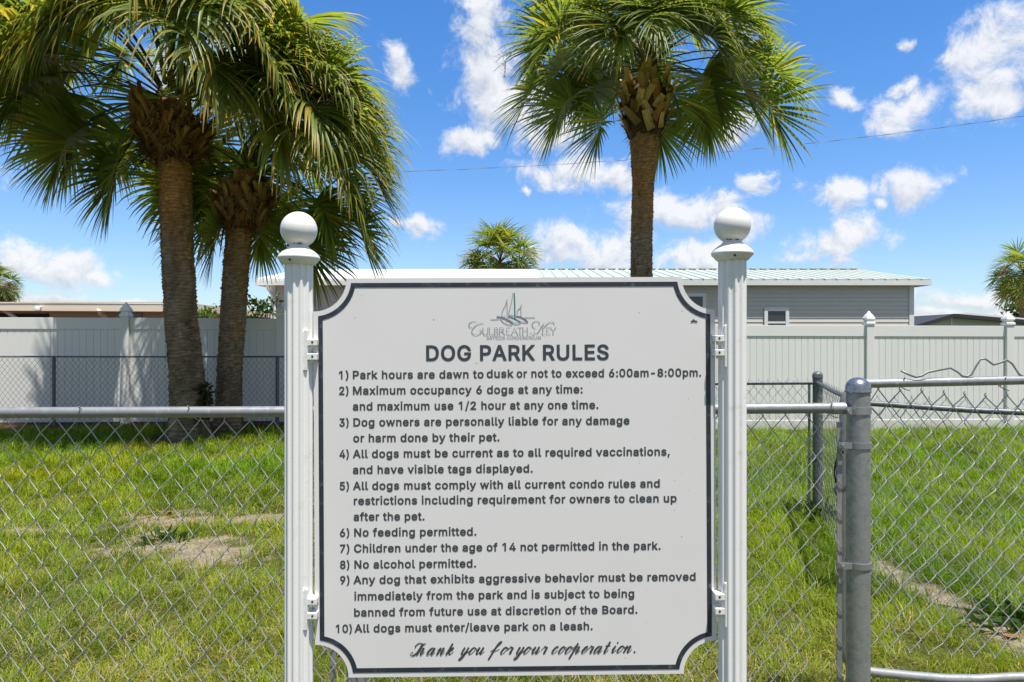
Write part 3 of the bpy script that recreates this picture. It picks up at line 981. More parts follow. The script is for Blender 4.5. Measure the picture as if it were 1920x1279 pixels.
# closing line in copperplate script: strokes in x-height units
G = {
    'u': [[(-.15, .5), (.2, 1)], [(.2, 1), (.2, .3), (.34, 0), (.58, .2), (.82, .85), (.86, 1)], [(.86, 1), (.85, .28), (1.0, 0), (1.16, .15), (1.32, .5)]],
    'n': [[(-.15, .6), (.08, .98), (.16, .9), (.15, .5), (.15, 0)], [(.15, .05), (.3, .55), (.55, .98), (.7, .95), (.74, .7), (.7, .25), (.86, 0), (1.02, .15), (1.18, .5)]],
    'a': [[(.74, .85), (.5, 1), (.2, .8), (.06, .35), (.25, 0), (.55, .25), (.82, .95)], [(.84, 1), (.8, .28), (.94, 0), (1.1, .15), (1.25, .5)]],
    'o': [[(.5, 1), (.2, .85), (.05, .35), (.25, 0), (.58, .2), (.72, .65), (.5, 1)], [(.6, .95), (.8, .75), (1.0, .85)]],
    'c': [[(.62, .78), (.62, .95), (.42, 1), (.14, .7), (.07, .25), (.3, 0), (.6, .2), (.8, .5)]],
    'e': [[(.08, .4), (.45, .55), (.6, .85), (.42, 1), (.14, .7), (.07, .25), (.3, 0), (.6, .2), (.8, .5)]],
    'h': [[(.15, 1.6), (.15, .8), (.15, 0)], [(.15, .05), (.3, .55), (.55, .98), (.7, .95), (.74, .7), (.7, .25), (.86, 0), (1.02, .15), (1.18, .5)]],
    'k': [[(.15, 1.6), (.15, .8), (.15, 0)], [(.15, .25), (.45, .9), (.68, 1), (.7, .75), (.45, .52), (.25, .5)], [(.4, .52), (.56, .2), (.72, 0), (.9, .12), (1.1, .45)]],
    'r': [[(-.15, .5), (.16, 1.1)], [(.16, 1.1), (.25, .9), (.5, .95), (.62, .85), (.58, .3), (.66, .03), (.76, .08), (.84, .3)]],
    'y': [[(.02, .75), (.2, 1)], [(.2, 1), (.2, .3), (.34, 0), (.58, .2), (.82, .85), (.86, 1)], [(.86, 1), (.84, .2), (.75, -.45), (.5, -.76), (.3, -.62), (.5, -.2), (1.0, .15), (1.3, .5)]],
    'f': [[(-.25, .4), (.3, .85), (.72, 1.4), (.82, 1.7), (.62, 1.76), (.40, 1.45), (.3, .7), (.28, 0), (.26, -.75)], [(-.05, .40), (.3, .34), (.7, .5), (1.1, .75)]],
    'p': [[(-.2, .55), (.18, 1.45)], [(.18, 1.45), (.18, .4), (.18, -.72)], [(.18, .1), (.35, .6), (.6, .98), (.76, .9), (.76, .5), (.7, .2), (.86, 0), (1.0, .12), (1.18, .5)]],
    't': [[(.18, 1.6), (.18, .8), (.18, .28), (.32, 0), (.5, .15), (.68, .5)], [(-.2, 1.0), (.62, 1.03)]],
    'i': [[(-.12, .5), (.18, 1)], [(.18, 1), (.18, .28), (.32, 0), (.5, .15), (.68, .5)]],
    'T': [[(-.35, 1.0), (-.5, 1.25), (-.3, 1.6), (.15, 1.65), (.55, 1.5), (1.0, 1.62)], [(.5, 1.55), (.5, .9), (.42, .35), (.1, 0), (-.3, -.02), (-.55, .18), (-.45, .42), (-.2, .3)]],
}
clm = Ribbon()
XH, SHEAR = 13.6, 0.60
SCRIPT = [('T', 773), ('h', 778), ('a', 797), ('n', 815.5), ('k', 833), ('y', 860), ('o', 875.5), ('u', 888), ('f', 917), ('o', 935), ('r', 946.5), ('y', 963.5), ('o', 978.5),
          ('u', 992.5), ('r', 1010.5), ('c', 1031), ('o', 1043.5), ('o', 1056), ('p', 1069), ('e', 1087), ('r', 1097.5), ('a', 1110), ('t', 1128), ('i', 1143), ('o', 1153.5), ('n', 1166)]


def pen(t):
    down = max(0.0, t[1] * 0.85 - t[0] * 0.45 + 0.1)
    return 1.1 + 2.0 * down ** 1.4


for ch, x in SCRIPT:
    for st in G[ch]:
        flat_bar = len(st) == 2 and abs(st[0][1] - st[1][1]) < .1 or (ch == 'T' and st is G['T'][0])
        clm.stroke([(x + (a * 0.80 + b * SHEAR) * XH, 1226.6 - b * XH) for a, b in st], (lambda t: 1.9) if flat_bar else pen, sub=5)
    if ch == 'i':
        clm.dot(x + (.18 + 1.42 * SHEAR) * XH, 1226.6 - 1.42 * XH, 1.7)
clm.dot(1188.5, 1225, 1.9)
obj('closing_lettering', clm, 'letter_dark', panel)


# logo: three sailboats and the condominium's name
def lg(x, y):
    return (870 + x / 10.105, 540 + y / 10.105)


logo = Ribbon()
for st, wd in (([(835, 215), (800, 330), (745, 440), (725, 545)], 1.5), ([(830, 250), (835, 420), (830, 640)], 1.5), ([(945, 100), (920, 260), (880, 420), (865, 500), (960, 530)], 1.5),
               ([(1110, 315), (1080, 380), (1030, 430), (1022, 490)], 1.5), ([(1098, 330), (1095, 440), (1095, 540)], 1.5), ([(520, 597), (620, 595), (690, 580)], 1.4), ([(1165, 563), (1260, 562), (1360, 562)], 1.4),
               ([(700, 580), (760, 650), (840, 690), (930, 703)], 1.6), ([(940, 675), (1010, 688), (1085, 665), (1060, 640)], 1.5), ([(1080, 640), (1150, 655), (1228, 655)], 1.6), ([(735, 545), (770, 535), (800, 548)], 1.4)):
    logo.stroke([lg(*q) for q in st], wd)
dk = Ribbon()
for st, wd in (([(635, 545), (730, 560), (850, 610), (940, 672)], 2.3), ([(850, 545), (920, 560), (1000, 600), (1085, 645)], 2.2), ([(1000, 535), (1080, 550), (1170, 595), (1225, 655)], 2.3)):
    dk.stroke([lg(*q) for q in st], wd)
# name: swash C and K, small serif capitals
for st in ([(250, 635), (170, 632), (110, 680), (125, 740), (165, 745)], [(385, 670), (350, 665), (250, 700), (170, 790), (175, 860), (240, 890), (320, 860), (350, 810), (310, 790)],
           [(1370, 770), (1320, 740), (1310, 670), (1370, 630), (1440, 650), (1440, 700)], [(1530, 680), (1480, 740), (1420, 840), (1360, 870), (1290, 880)],
           [(1730, 690), (1690, 645), (1610, 670), (1530, 745), (1490, 755)], [(1500, 750), (1510, 820), (1500, 880), (1560, 890)]):
    logo.stroke([lg(*q) for q in st], lambda t: 0.8 + 0.9 * abs(t[1]))
CAPS = {
    'U': [[(0, 1), (0, .3), (.15, 0), (.55, 0), (.72, .3), (.72, 1)]], 'L': [[(0, 1), (0, 0), (.55, 0), (.6, .2)]],
    'B': [[(0, 0), (0, 1), (.4, 1), (.52, .78), (.4, .54), (0, .54)], [(.4, .54), (.6, .28), (.42, 0), (0, 0)]],
    'R': [[(0, 0), (0, 1), (.4, 1), (.55, .75), (.4, .5), (0, .5)], [(.25, .5), (.65, 0)]],
    'E': [[(.55, 1), (0, 1), (0, 0), (.58, 0)], [(0, .52), (.45, .52)]], 'A': [[(0, 0), (.38, 1), (.76, 0)], [(.15, .36), (.6, .36)]],
    'T': [[(0, 1), (.72, 1)], [(.36, 1), (.36, 0)]], 'H': [[(0, 0), (0, 1)], [(.7, 0), (.7, 1)], [(0, .52), (.7, .52)]], 'Y': [[(0, 1), (.36, .48), (.72, 1)], [(.36, .48), (.36, 0)]]}
for ch, x, wd in (('U', 375, 130), ('L', 500, 110), ('B', 595, 110), ('R', 690, 140), ('E', 820, 105), ('A', 915, 150), ('T', 1030, 125), ('H', 1130, 120), ('E', 1580, 100), ('Y', 1655, 135)):
    for st in CAPS[ch]:
        q = [lg(x + a * wd, 882 - b * 130) for a, b in st]
        logo.stroke(q, lambda t: 0.85 + 0.75 * abs(t[1]), smooth=False)
        for (a, b) in (st[0], st[-1]):
            if b in (0, 1):
                logo.stroke([lg(x + a * wd - 13, 882 - b * 130), lg(x + a * wd + 13, 882 - b * 130)], 0.8, smooth=False)
logo.dot(*lg(1275, 850), 1.0)
logo.dot(*lg(1350, 830), 1.0)
put_text(logo, 'BAYSIDE CONDOMINIUM', 914, 1015.5, 636.2, 6.5, 4.0)
lo = obj('logo', logo, 'logo_grey', panel)
obj('boat_hulls', dk, 'logo_hull', panel)
tl = Ribbon()
tl.stroke([lg(970, 95), lg(978, 300), lg(982, 600)], 1.9)
obj('boat_mast', tl, 'logo_teal', panel)
tp = Ribbon()
tp.add([ST(*lg(x, y), 0.0003) for x, y in ((958, 130), (962, 600), (905, 580), (925, 420))], [(0, 1, 2, 3)])
tp.add([ST(*lg(x, y), 0.0003) for x, y in ((850, 560), (990, 605), (1060, 650), (960, 665))], [(0, 1, 2, 3)])
obj('boat_tint', tp, 'logo_teal_pale', panel)
mk = Ribbon()
mk.stroke([(1298, 605), (1303, 603.5), (1310, 605)], 3.0)
mk.stroke([(1303, 600), (1303.4, 604)], 2.6, smooth=False)
obj('maker_mark', mk, 'letter_dark', panel)


# fluted posts with ball caps
def flutes(th):
    return 1 - 0.20 * np.maximum(0, np.abs(np.sin(6 * th + 0.35)) - 0.34)


def sign_post(px, py_ball, py_top):
    c = P(px, py_ball, D)
    zt = P(px, py_top, D)[2]
    m = MB()
    m.lathe([(0.0315, -0.05), (0.0315, zt)], (c[0], D, 0.0), 168, flutes)
    po = obj('post', m, 'post_white', sign, smooth=50)
    rb = 33.5 * S
    m = MB()
    zb = c[2]
    prof = [(0.0335, -66 * S), (0.036, -64.5 * S), (0.0405, -60 * S), (0.0455, -56 * S), (0.0468, -53 * S), (0.0462, -51 * S), (0.0425, -46.5 * S), (0.036, -41.5 * S), (0.0285, -37 * S), (0.0235, -34 * S), (0.0215, -31.5 * S),
            (0.0205, -29 * S)]
    for k in range(1, 25):
        a = -math.pi / 2 + 0.52 + (math.pi - 0.52) * k / 24
        prof.append((max(rb * math.cos(a), 0.0004), rb * math.sin(a)))
    m.lathe(prof, (c[0], D, zb), 48)
    cap = obj('ball_cap', m, 'cap_white', po, smooth=40)
    m = MB()
    rs = random.Random(int(px))
    for k in range(9):      # moss and grime creeping round the neck of the cap
        a = -1.9 + rs.uniform(-0.5, 0.9)
        z = rs.uniform(-31, -27.5) * S
        rr = math.sqrt(max(rb * rb - z * z, 0.0001)) + 0.0003
        q = rs.uniform(0.002, 0.006)
        ctr = np.array([c[0] + rr * math.cos(a), D + rr * math.sin(a), zb + z])
        n_ = (ctr - np.array([c[0], D, zb])) / rb
        u = np.cross(n_, (0, 0, 1))
        u /= np.linalg.norm(u)
        v = np.cross(n_, u)
        m.add([ctr + 0.0006 * n_ + q * (math.cos(b) * u * rs.uniform(.7, 1.2) + 0.5 * math.sin(b) * v) for b in np.linspace(0, 6.28, 8)[:-1]], [tuple(range(7))])
    obj('moss', m, 'moss_stain', cap)
    m = MB()
    a = -1.75
    ctr = np.array([c[0] + 0.0413 * math.cos(a), D + 0.0413 * math.sin(a), zb - 59.5 * S])
    d_ = np.array([math.cos(a), math.sin(a), -0.6])
    d_ /= np.linalg.norm(d_)
    m.tube([ctr - 0.004 * d_, ctr + 0.0016 * d_], 0.0026, 10)
    obj('screw', m, 'screw_dark', cap)
    return po, c[0]


postL, xL = sign_post(560.5, 431, 492)
postR, xR = sign_post(1373, 423, 484)


def bracket(px_edge, side, py0, py1):
    """cast clamp: a plate on the post flank, two lugs gripping the board edge"""
    s = side
    zc = P(0, (py0 + py1) / 2, D)[2]
    h = (py1 - py0) * S
    xe = P(px_edge, 0, D)[0]
    m = MB()
    xp = xe - s * 13 * S
    poly = [(xp - s * 0.010, zc - h / 2), (xp + s * 0.003, zc - h / 2), (xp + s * 0.004, zc + h / 2 - 0.004), (xp - s * 0.001, zc + h / 2), (xp - s * 0.010, zc + h / 2 - 0.010)]
    if s < 0:
        poly = poly[::-1]
    m.prism(poly, D - 0.024, D + 0.014)
    for dz in (0.016, -0.016):
        m.obox((xe - s * 0.003, D - 0.006, zc + dz), (0.0115, 0, 0), (0, 0.017, 0), (0, 0, 0.0075))
        m.obox((xe - s * 0.008, D - 0.003, zc + dz - 0.011), (0.006, 0, 0.002 * s), (0, 0.012, 0), (0, 0, 0.004))
    b = obj('bracket', m, 'bracket_white', sign, bevel=0.0016)
    for dz in (0.017, -0.015):
        m = MB()
        c = np.array([xe - s * 0.001, D - 0.0225, zc + dz])
        m.tube([c, c + np.array([0, -0.0012, 0])], 0.0024, 10)
        obj('screw', m, 'screw_dark', b)
    return b


bracket(592, 1, 617, 694)
bracket(592, 1, 1096, 1174)
bracket(1342.5, -1, 608, 688)
bracket(1343, -1, 1084, 1169)


# ------------------------------------------------------------------ chain-link
def chain_mesh(A, B, z0, z1, dia_w=0.083, dia_h=0.101, r=0.0018, sides=5, shear=0.08, seed=1, jit=0.0015, zfun=None, curl=True):
    """woven diamond mesh between two plan points; every picket is one zigzag wire hooked into its neighbours"""
    rs = np.random.RandomState(seed)
    A = np.asarray(A, float)
    B = np.asarray(B, float)
    Ln = np.linalg.norm(B - A)
    u = (B - A) / Ln
    nn = np.array([-u[1], u[0]])
    a = dia_w / 2
    hh = dia_h / 2
    n = int(Ln / a)
    m = MB()
    rows = int((z1 - z0) / hh)
    jt = rs.normal(0, jit, (n + 2, rows + 2, 2))
    wob = rs.uniform(0, 6.28, 3)
    for i in range(n):
        pts = []
        for j in range(rows + 1):
            right = (j + i) % 2 == 0
            col = i + (1 if right else 0)
            z = z1 - j * hh
            du, dz = jt[col, j]
            uu = col * a + du + shear * (z - z1)
            dep = 0.006 * math.sin(uu * 2.1 + wob[0]) + 0.008 * math.sin(z * 5 + uu * 1.3 + wob[1])
            e = 0.07
            zz = z + dz
            if zfun:
                zz += zfun(uu)
            sg = 1 if right else -1
            pts.append((uu - sg * e * a, dep + r * 1.0 * sg, zz + e * hh))
            pts.append((uu, dep, zz))
            pts.append((uu - sg * e * a, dep - r * 1.0 * sg, zz - e * hh))
        if curl and ((0 + i) % 2 == 0):
            q = pts[0]
            pts = [(q[0] + 0.004, q[1], q[2] + 0.010), (q[0] + 0.002, q[1], q[2] + 0.006)] + pts
        p = np.array(pts)
        p = p[(p[:, 0] > -0.02) & (p[:, 0] < Ln + 0.02)]
        if len(p) < 4:
            continue
        w_ = np.stack([A[0] + u[0] * p[:, 0] + nn[0] * p[:, 1], A[1] + u[1] * p[:, 0] + nn[1] * p[:, 1], p[:, 2]], 1)
        m.tube(w_, r, sides, cap=False, ref=(nn[0], nn[1], 0.02))
    return m


def rail_tie(c, rr, slack=0.0):
    """thin wire hooked round a rail and twisted on to the mesh below"""
    m = MB()
    pts = []
    for k in range(13):
        a = R(-150 + 300 * k / 12)
        pts.append(c + np.array([0.006 * k / 12 + slack * k / 12, -rr * math.sin(a + math.pi / 2) * 1.02, rr * math.cos(a - 0.0) * 1.02]))
    pts.append(pts[-1] + np.array([0.02, 0.0, -0.012]))
    pts.append(pts[-1] + np.array([0.018, 0.004, -0.004]))
    m.tube(pts, 0.0017, 6, ref=(1, 0.1, 0.1))
    return m


def strap(c, rp, zc, hgt=0.022, reach=0.030, dirx=-1):
    """tension band round a post with its bolt lug"""
    m = MB()
    th = np.linspace(0, 2 * math.pi, 40, endpoint=False)
    v = []
    for z in (-hgt / 2, hgt / 2):
        for rr in (rp + 0.0005, rp + 0.0035):
            v += [(c[0] + rr * math.cos(t), c[1] + rr * math.sin(t), zc + z) for t in th]
    f = []
    n = 40
    for j in range(n):
        k = (j + 1) % n
        f += [(n + j, n + k, 3 * n + k, 3 * n + j), (2 * n + j, 3 * n + j, 3 * n + k, 2 * n + k), (j, k, n + k, n + j)]
    m.add(v, f)
    x = c[0] + dirx * (rp + reach / 2)
    for dy in (-0.008, 0.006):
        m.obox((x, c[1] - rp * 0.55 + dy, zc), (reach / 2 + 0.004, 0, 0), (0, 0.0016, 0), (0, 0, hgt / 2))
    bx = c[0] + dirx * (rp + reach * 0.85)
    m.tube([(bx, c[1] - rp * 0.55 - 0.02, zc), (bx, c[1] - rp * 0.55 + 0.016, zc)], 0.0042, 8)
    m.tube([(bx, c[1] - rp * 0.55 - 0.021, zc), (bx, c[1] - rp * 0.55 - 0.013, zc)], 0.0082, 6)
    return m


def round_post(c, r, ztop, mesh_mat, parent, cap_mat='cap_metal', z0=-0.05, capr=1.07):
    m = MB()
    m.lathe([(r, z0), (r, ztop - r * 0.6)], (c[0], c[1], 0), 36)
    po = obj('post', m, mesh_mat, parent, smooth=True)
    m = MB()
    zc = ztop - r * 0.95
    prof = [(r * 1.01, zc - r * 0.42), (r * capr, zc - r * 0.40), (r * (capr + .03), zc - r * 0.33), (r * capr, zc - r * 0.25), (r * capr, zc)]
    for k in range(1, 11):
        a = math.pi / 2 * k / 10
        prof.append((max(r * capr * math.cos(a), 0.0005), zc + r * 0.95 * math.sin(a)))
    m.lathe(prof, (c[0], c[1], 0), 36)
    obj('post_cap', m, cap_mat, po, smooth=True)
    return po


# front fence, level with the sign
FA = np.array([-2.25, 2.31])
FB = np.array([1.252, 2.47])


def fy(px):
    """depth of the front fence line in the direction of a pixel column"""
    k = (px - 960) / F
    # x = k*d ; point on FA-FB
    t = (k * FA[1] - FA[0]) / ((FB[0] - FA[0]) - k * (FB[1] - FA[1]))
    return FA[1] + t * (FB[1] - FA[1])


front = thing('chain_link_fence', 'galvanized chain link fence running behind the sign to the thick capped post', 'fence', (FA[0], FA[1], 0.0))
RZ = 1.256
RR = 0.0190
m = MB()
PR = 0.0405
m.tube([(FA[0] - 0.3, FA[1] - 0.0137, RZ), (-1.0, 2.367, RZ - 0.002), (0.2, 2.42, RZ), (FB[0] - PR - 0.012, FB[1] - 0.003, RZ + 0.002)], RR, 24, ref=(0, 0, 1))
obj('top_rail', m, 'galvanized_pale', front, smooth=True)
zmesh = lambda u: -0.0 + 0.006 * math.sin(u * 2.4) + 0.004 * math.sin(u * 7.1)
m = chain_mesh((FA[0] - 0.2, FA[1] + 0.012 - 0.009), (FB[0] - PR - 0.045, FB[1] + 0.012), 0.03, 1.228, r=0.0019, sides=6, shear=0.085, seed=3, zfun=zmesh, jit=0.002)
obj('wire_mesh', m, 'wire', front, smooth='all')
gp = round_post(FB, PR, P(0, 707.5, FB[1])[2], 'galvanized', front)
ln_d = fy(661)
lp = np.array([(661 - 960) / F * ln_d, ln_d + 0.062])
round_post(lp, 0.036, RZ - 0.03, 'galvanized', front)
m = MB()
bd = fy(622)
m.obox(((622 - 960) / F * bd, bd + 0.02, 0.62), (0.0095, 0, 0), (0, 0.0025, 0), (0, 0, 0.6))
obj('tension_bar', m, 'galvanized', front)
for (zc) in (833.5, 1057):
    obj('tension_band', strap(FB, PR, P(0, zc, FB[1])[2], 0.021, 0.034), 'galvanized_pale', front, smooth=True)
m = strap(FB, PR, P(0, 769, FB[1])[2], 0.026, 0.012)
rz = RZ + 0.001
m.tube([(FB[0] - PR - 0.058, FB[1] - 0.003, rz), (FB[0] - PR - 0.010, FB[1] - 0.003, rz)], [RR + 0.003, RR + 0.003], 24, ref=(0, 0, 1))
obj('rail_end_band', m, 'galvanized', front, smooth=True)
m = MB()
m.obox((FB[0] - PR - 0.030, FB[1] - 0.006, 0.605), (0.0088, 0, 0), (0, 0.0022, 0), (0, 0, 0.602))
obj('tension_bar', m, 'galvanized_pale', front)
m = MB()   # the picket that laces the mesh on to the bar
pts = []
for k in range(121):
    z = 1.19 - k * 0.0095
    ph = (k % 12) / 12 * 2 * math.pi
    pts.append((FB[0] - PR - 0.032 + 0.012 * math.cos(ph), FB[1] - 0.006 + 0.0075 * math.sin(ph) - 0.001, z))
m.tube(pts, 0.0019, 5, ref=(0.1, 1, 0.05))
obj('lacing_wire', m, 'wire', front, smooth='all')
for px, sl in ((152, 0.01), (360, -0.012), (1553, 0.0)):
    d = fy(px)
    obj('rail_tie', rail_tie(np.array([(px - 960) / F * d, d - 0.003, RZ]), RR + 0.0025, sl), 'wire', front, smooth='all')

# the gate hung behind the thick post
GD = 2.62


def gpnt(px, py, d=GD):
    return P(px, py, d)


gate = thing('chain_link_gate', 'rounded tube chain link gate hung behind the thick capped post', 'gate', tuple(gpnt(1583, 1262)))
m = MB()
path = []
tl_, bl_ = gpnt(1583, 719), gpnt(1583, 1258)
rc = 0.085
for k in range(9):
    a = R(90 + 90 * k / 8)
    path.append((tl_[0] + rc + rc * math.cos(a), GD, tl_[2] - rc + rc * math.sin(a)))
top = [(x, GD, gpnt(x / GD * F + 960, 719 - (x / GD * F + 960 - 1640) * 0.022)[2]) for x in np.linspace(2.3, tl_[0] + rc + 0.05, 8)]
bot_corner = []
for k in range(9):
    a = R(180 + 90 * k / 8)
    bot_corner.append((bl_[0] + rc + rc * math.cos(a), GD, bl_[2] + rc + rc * math.sin(a)))
bot = [(x, GD, bl_[2] - 0.030 * sstep(bl_[0] + rc, bl_[0] + 0.55, x) - 0.01 * math.sin((x - 1.3) * 6)) for x in np.linspace(bl_[0] + rc + 0.05, 2.3, 8)]
allp = np.array(top + path + bot_corner + bot + [(2.33, GD, 0.30), (2.33, GD, 1.25), top[0]])
m.tube(allp, 0.0172, 16, ref=(0, 1, 0.0))
obj('gate_frame', m, 'galvanized', gate, smooth=True)
m = chain_mesh((tl_[0] + 0.02, GD + 0.012), (2.32, GD + 0.012), 0.25, 1.300, r=0.0023, sides=6, shear=0.05, seed=9, jit=0.003, zfun=lambda u: 0.012 * math.sin(u * 9))
obj('wire_mesh', m, 'wire', gate, smooth='all')
for px in (1690, 1878):
    q = gpnt(px, 717)
    obj('rail_tie', rail_tie(q, 0.0195), 'wire_dark', gate, smooth='all')
# latch hardware showing left of the post
m = MB()
lc = P(1573, 917, 2.56)
m.tube([lc + (0.012, 0, 0.0), lc + (-0.008, -0.004, 0.012), lc + (-0.02, -0.004, 0.0), lc + (-0.012, -0.004, -0.018), lc + (0.014, 0, -0.012)], 0.006, 8)
m.tube([lc + (-0.006, -0.012, 0.0), lc + (0.028, -0.004, 0.002)], 0.010, 10)
obj('latch', m, 'galvanized_pale', gate, smooth=True)
m = MB()
m.tube([P(1579, 845, 2.56), P(1571, 862, 2.56), P(1567, 885, 2.56), P(1570, 905, 2.56)], 0.0085, 8, flat=0.35)
obj('latch_strap', m, 'rubber', gate, smooth=True)
# bent strip on the gate
m = MB()
sp = [(1689, 695), (1703, 702), (1717, 707), (1728, 705), (1740, 698), (1760, 694), (1782, 690), (1795, 697), (1804, 705), (1813, 706), (1821, 703), (1830, 687), (1838, 674), (1848, 673), (1863, 684), (1876, 680), (1888, 675),
      (1898, 682), (1911, 702), (1930, 712), (1950, 700)]
m.tube([P(x, y, GD - 0.012 + 0.006 * math.sin(x * .05)) for x, y in sp], 0.0042, 8, ref=(0, 1, 0.05), flat=0.45)
tag(obj('metal_strip', m, 'galvanized_pale', smooth='all'), 'bent zigzag metal strip lying loose along the top rail of the gate', 'metal strip')

# the inner run of fence: corner post further back, then towards the gate
inner = thing('chain_link_fence', 'weathered chain link fence with a dark corner post standing out on the right lawn', 'fence', (2.596, 5.8, 0.0))
CP = np.array([2.596, 5.8])
C2 = np.array([2.0, 3.93])
C3 = np.array([2.95, 3.42])
C0 = np.array([-0.4, 5.8])
IZ = 1.145
for c, zt, rr in ((CP, P(0, 696, 5.8)[2], 0.040), (C2, 1.18, 0.030)):
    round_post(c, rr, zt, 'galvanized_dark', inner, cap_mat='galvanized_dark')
for a, b in ((C0, CP), (CP, C2), (C2, C3)):
    m = MB()
    z2 = IZ if b is not C3 else IZ - 0.02
    mid = (a + b) / 2
    z1 = IZ
    m.tube([(a[0], a[1], z1), (mid[0], mid[1], (z1 + z2) / 2 - 0.008), (b[0], b[1], z2)], 0.016, 14, ref=(0, 0, 1))
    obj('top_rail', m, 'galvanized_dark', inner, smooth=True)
    u = (b - a) / np.linalg.norm(b - a)
    m = chain_mesh(a + u * 0.05, b - u * 0.05, 0.03, IZ + (0.02 if b is not C3 else 0.035), r=0.0013 if b is C2 else 0.0019, sides=5, shear=0.0, seed=int(a[0] * 10) + 20, jit=0.002)
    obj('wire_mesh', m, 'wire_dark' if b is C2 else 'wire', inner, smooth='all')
m = MB()
m.obox((CP[0] - 0.075, CP[1] - 0.01, 0.60), (0.010, 0, 0), (0, 0.003, 0), (0, 0, 0.53))
obj('tension_bar', m, 'galvanized_dark', inner)
for z in (0.95, 0.52):
    obj('tension_band', strap(CP, 0.040, z, 0.024, 0.05), 'galvanized_dark', inner, smooth=True)

# far run in front of the vinyl fence, behind the palms
BY = 10.5
back_f = thing('chain_link_fence', 'dark railed chain link fence standing against the left part of the white vinyl fence', 'fence', (-6.9, BY, 0.2))
bz = P(0, 668.6, BY)[2]
xa, xb = -8.9, -1.6
m = MB()
m.tube([(xa, BY, bz), (-5, BY, bz - 0.004), (xb, BY, bz)], 0.0135, 10, ref=(0, 0, 1))
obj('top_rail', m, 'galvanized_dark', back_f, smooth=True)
for px in (101, 520, -190):
    c = P(px, 0, BY)
    m = MB()
    m.lathe([(0.026, -0.05), (0.026, bz - 0.012)], (c[0], BY, 0), 16)
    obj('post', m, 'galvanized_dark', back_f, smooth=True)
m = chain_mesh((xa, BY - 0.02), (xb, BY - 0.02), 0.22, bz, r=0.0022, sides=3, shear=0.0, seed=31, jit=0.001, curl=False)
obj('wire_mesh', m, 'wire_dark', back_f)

# ------------------------------------------------------------------ vinyl privacy fence
vf = thing('vinyl_fence', 'long white vinyl privacy fence with pointed post caps behind the lawn', 'fence', (-3.71, float(fence_y(-3.71)), 0.0))
POSTX = [-3.71 + 2.425 * k for k in range(-4, 7)]


def ftop(x):
    return float(np.interp(x, [-13, -6.2, -3.7, -1.3, 1.1, 3.6, 11], [1.875, 1.87, 1.86, 1.83, 1.80, 1.765, 1.75]))


udir = np.array([1.0, 0.05, 0])
udir /= np.linalg.norm(udir)
ndir = np.array([-udir[1], udir[0], 0])
for i, x in enumerate(POSTX):
    y = float(fence_y(x))
    zt = ftop(x) + 0.03
    c = np.array([x, y, 0])
    m = MB()
    m.obox((x, y, zt / 2 - 0.05), udir * 0.0635, ndir * 0.0635, (0, 0, zt / 2 + 0.05))
    po = obj('post', m, 'vinyl', vf, bevel=0.004)
    m = MB()
    hw = 0.0635

    def sq(h, z):
        return [c + a * h * udir + b * h * ndir + np.array([0, 0, z]) for a, b in ((-1, -1), (1, -1), (1, 1), (-1, 1))]
    rings = [sq(hw + .013, zt - .012), sq(hw + .013, zt + .022), sq(hw - .004, zt + .032), sq(hw - .008, zt + .055), sq(hw + .010, zt + .075), sq(hw + .008, zt + .095), sq(hw - .010, zt + .135), sq(hw - .034, zt + .17), sq(.008, zt + .215)]
    v = np.concatenate(rings)
    f = [(0, 3, 2, 1)]
    for k in range(len(rings) - 1):
        for j in range(4):
            f.append((k * 4 + j, k * 4 + (j + 1) % 4, k * 4 + 4 + (j + 1) % 4, k * 4 + 4 + j))
    f.append(tuple(len(v) - 4 + j for j in range(4)))
    m.add(v, f)
    obj('post_cap', m, 'vinyl_cap', po, bevel=0.003)
    if i + 1 < len(POSTX):
        x2 = POSTX[i + 1]
        p0 = c + udir * 0.0635
        y2 = float(fence_y(x2))
        p1 = np.array([x2, y2, 0]) - udir * 0.0635
        Ls = np.linalg.norm(p1 - p0)
        z0 = float(gz(x + 1.2, y)) + 0.02
        ta, tb = ftop(x), ftop(x2)
        tm = min(ta, tb)
        # rails as sloping boards
        m = MB()

        def rail(zA0, zA1, zB0, zB1, th):
            vv = []
            for (q, za, zb_) in ((p0, zA0, zA1), (p1, zB0, zB1)):
                for sgn in (-1, 1):
                    for z in (za, zb_):
                        vv.append(q + ndir * th * sgn + np.array([0, 0, z]))
            return vv, [(0, 1, 5, 4), (2, 6, 7, 3), (1, 3, 7, 5), (0, 4, 6, 2), (0, 2, 3, 1), (4, 5, 7, 6)]
        m.add(*rail(ta - .182, ta, tb - .182, tb, .024))
        obj('top_rail', m, 'vinyl', vf, bevel=0.003)
        m = MB()
        m.add(*rail(z0, z0 + .155, z0, z0 + .155, .024))
        obj('bottom_rail', m, 'vinyl', vf, bevel=0.003)
        # tongue and groove boards: profile with a V-groove at each joint
        m = MB()
        nb = 21
        bw = Ls / nb
        prof = []
        for k in range(nb):
            prof += [(k * bw + .0045, 0.011), (k * bw + bw - .0045, 0.011), (k * bw + bw, 0.003)]
        vv, ff = [], []
        for (uu, dd) in prof:
            q = p0 + udir * uu - ndir * dd
            za = z0 + .15
            zb_ = ta + (tb - ta) * uu / Ls - .175
            vv += [q + np.array([0, 0, za]), q + np.array([0, 0, zb_])]
        nq = len(prof)
        for k in range(nq - 1):
            ff.append((2 * k, 2 * k + 2, 2 * k + 3, 2 * k + 1))
        # back face
        o_ = len(vv)
        for q, zz in ((p0, ta), (p1, tb)):
            vv += [q + ndir * .011 + np.array([0, 0, z0 + .15]), q + ndir * .011 + np.array([0, 0, zz - .175])]
        ff.append((o_, o_ + 1, o_ + 3, o_ + 2))
        m.add(vv, ff)
        obj('panel', m, 'vinyl', vf)


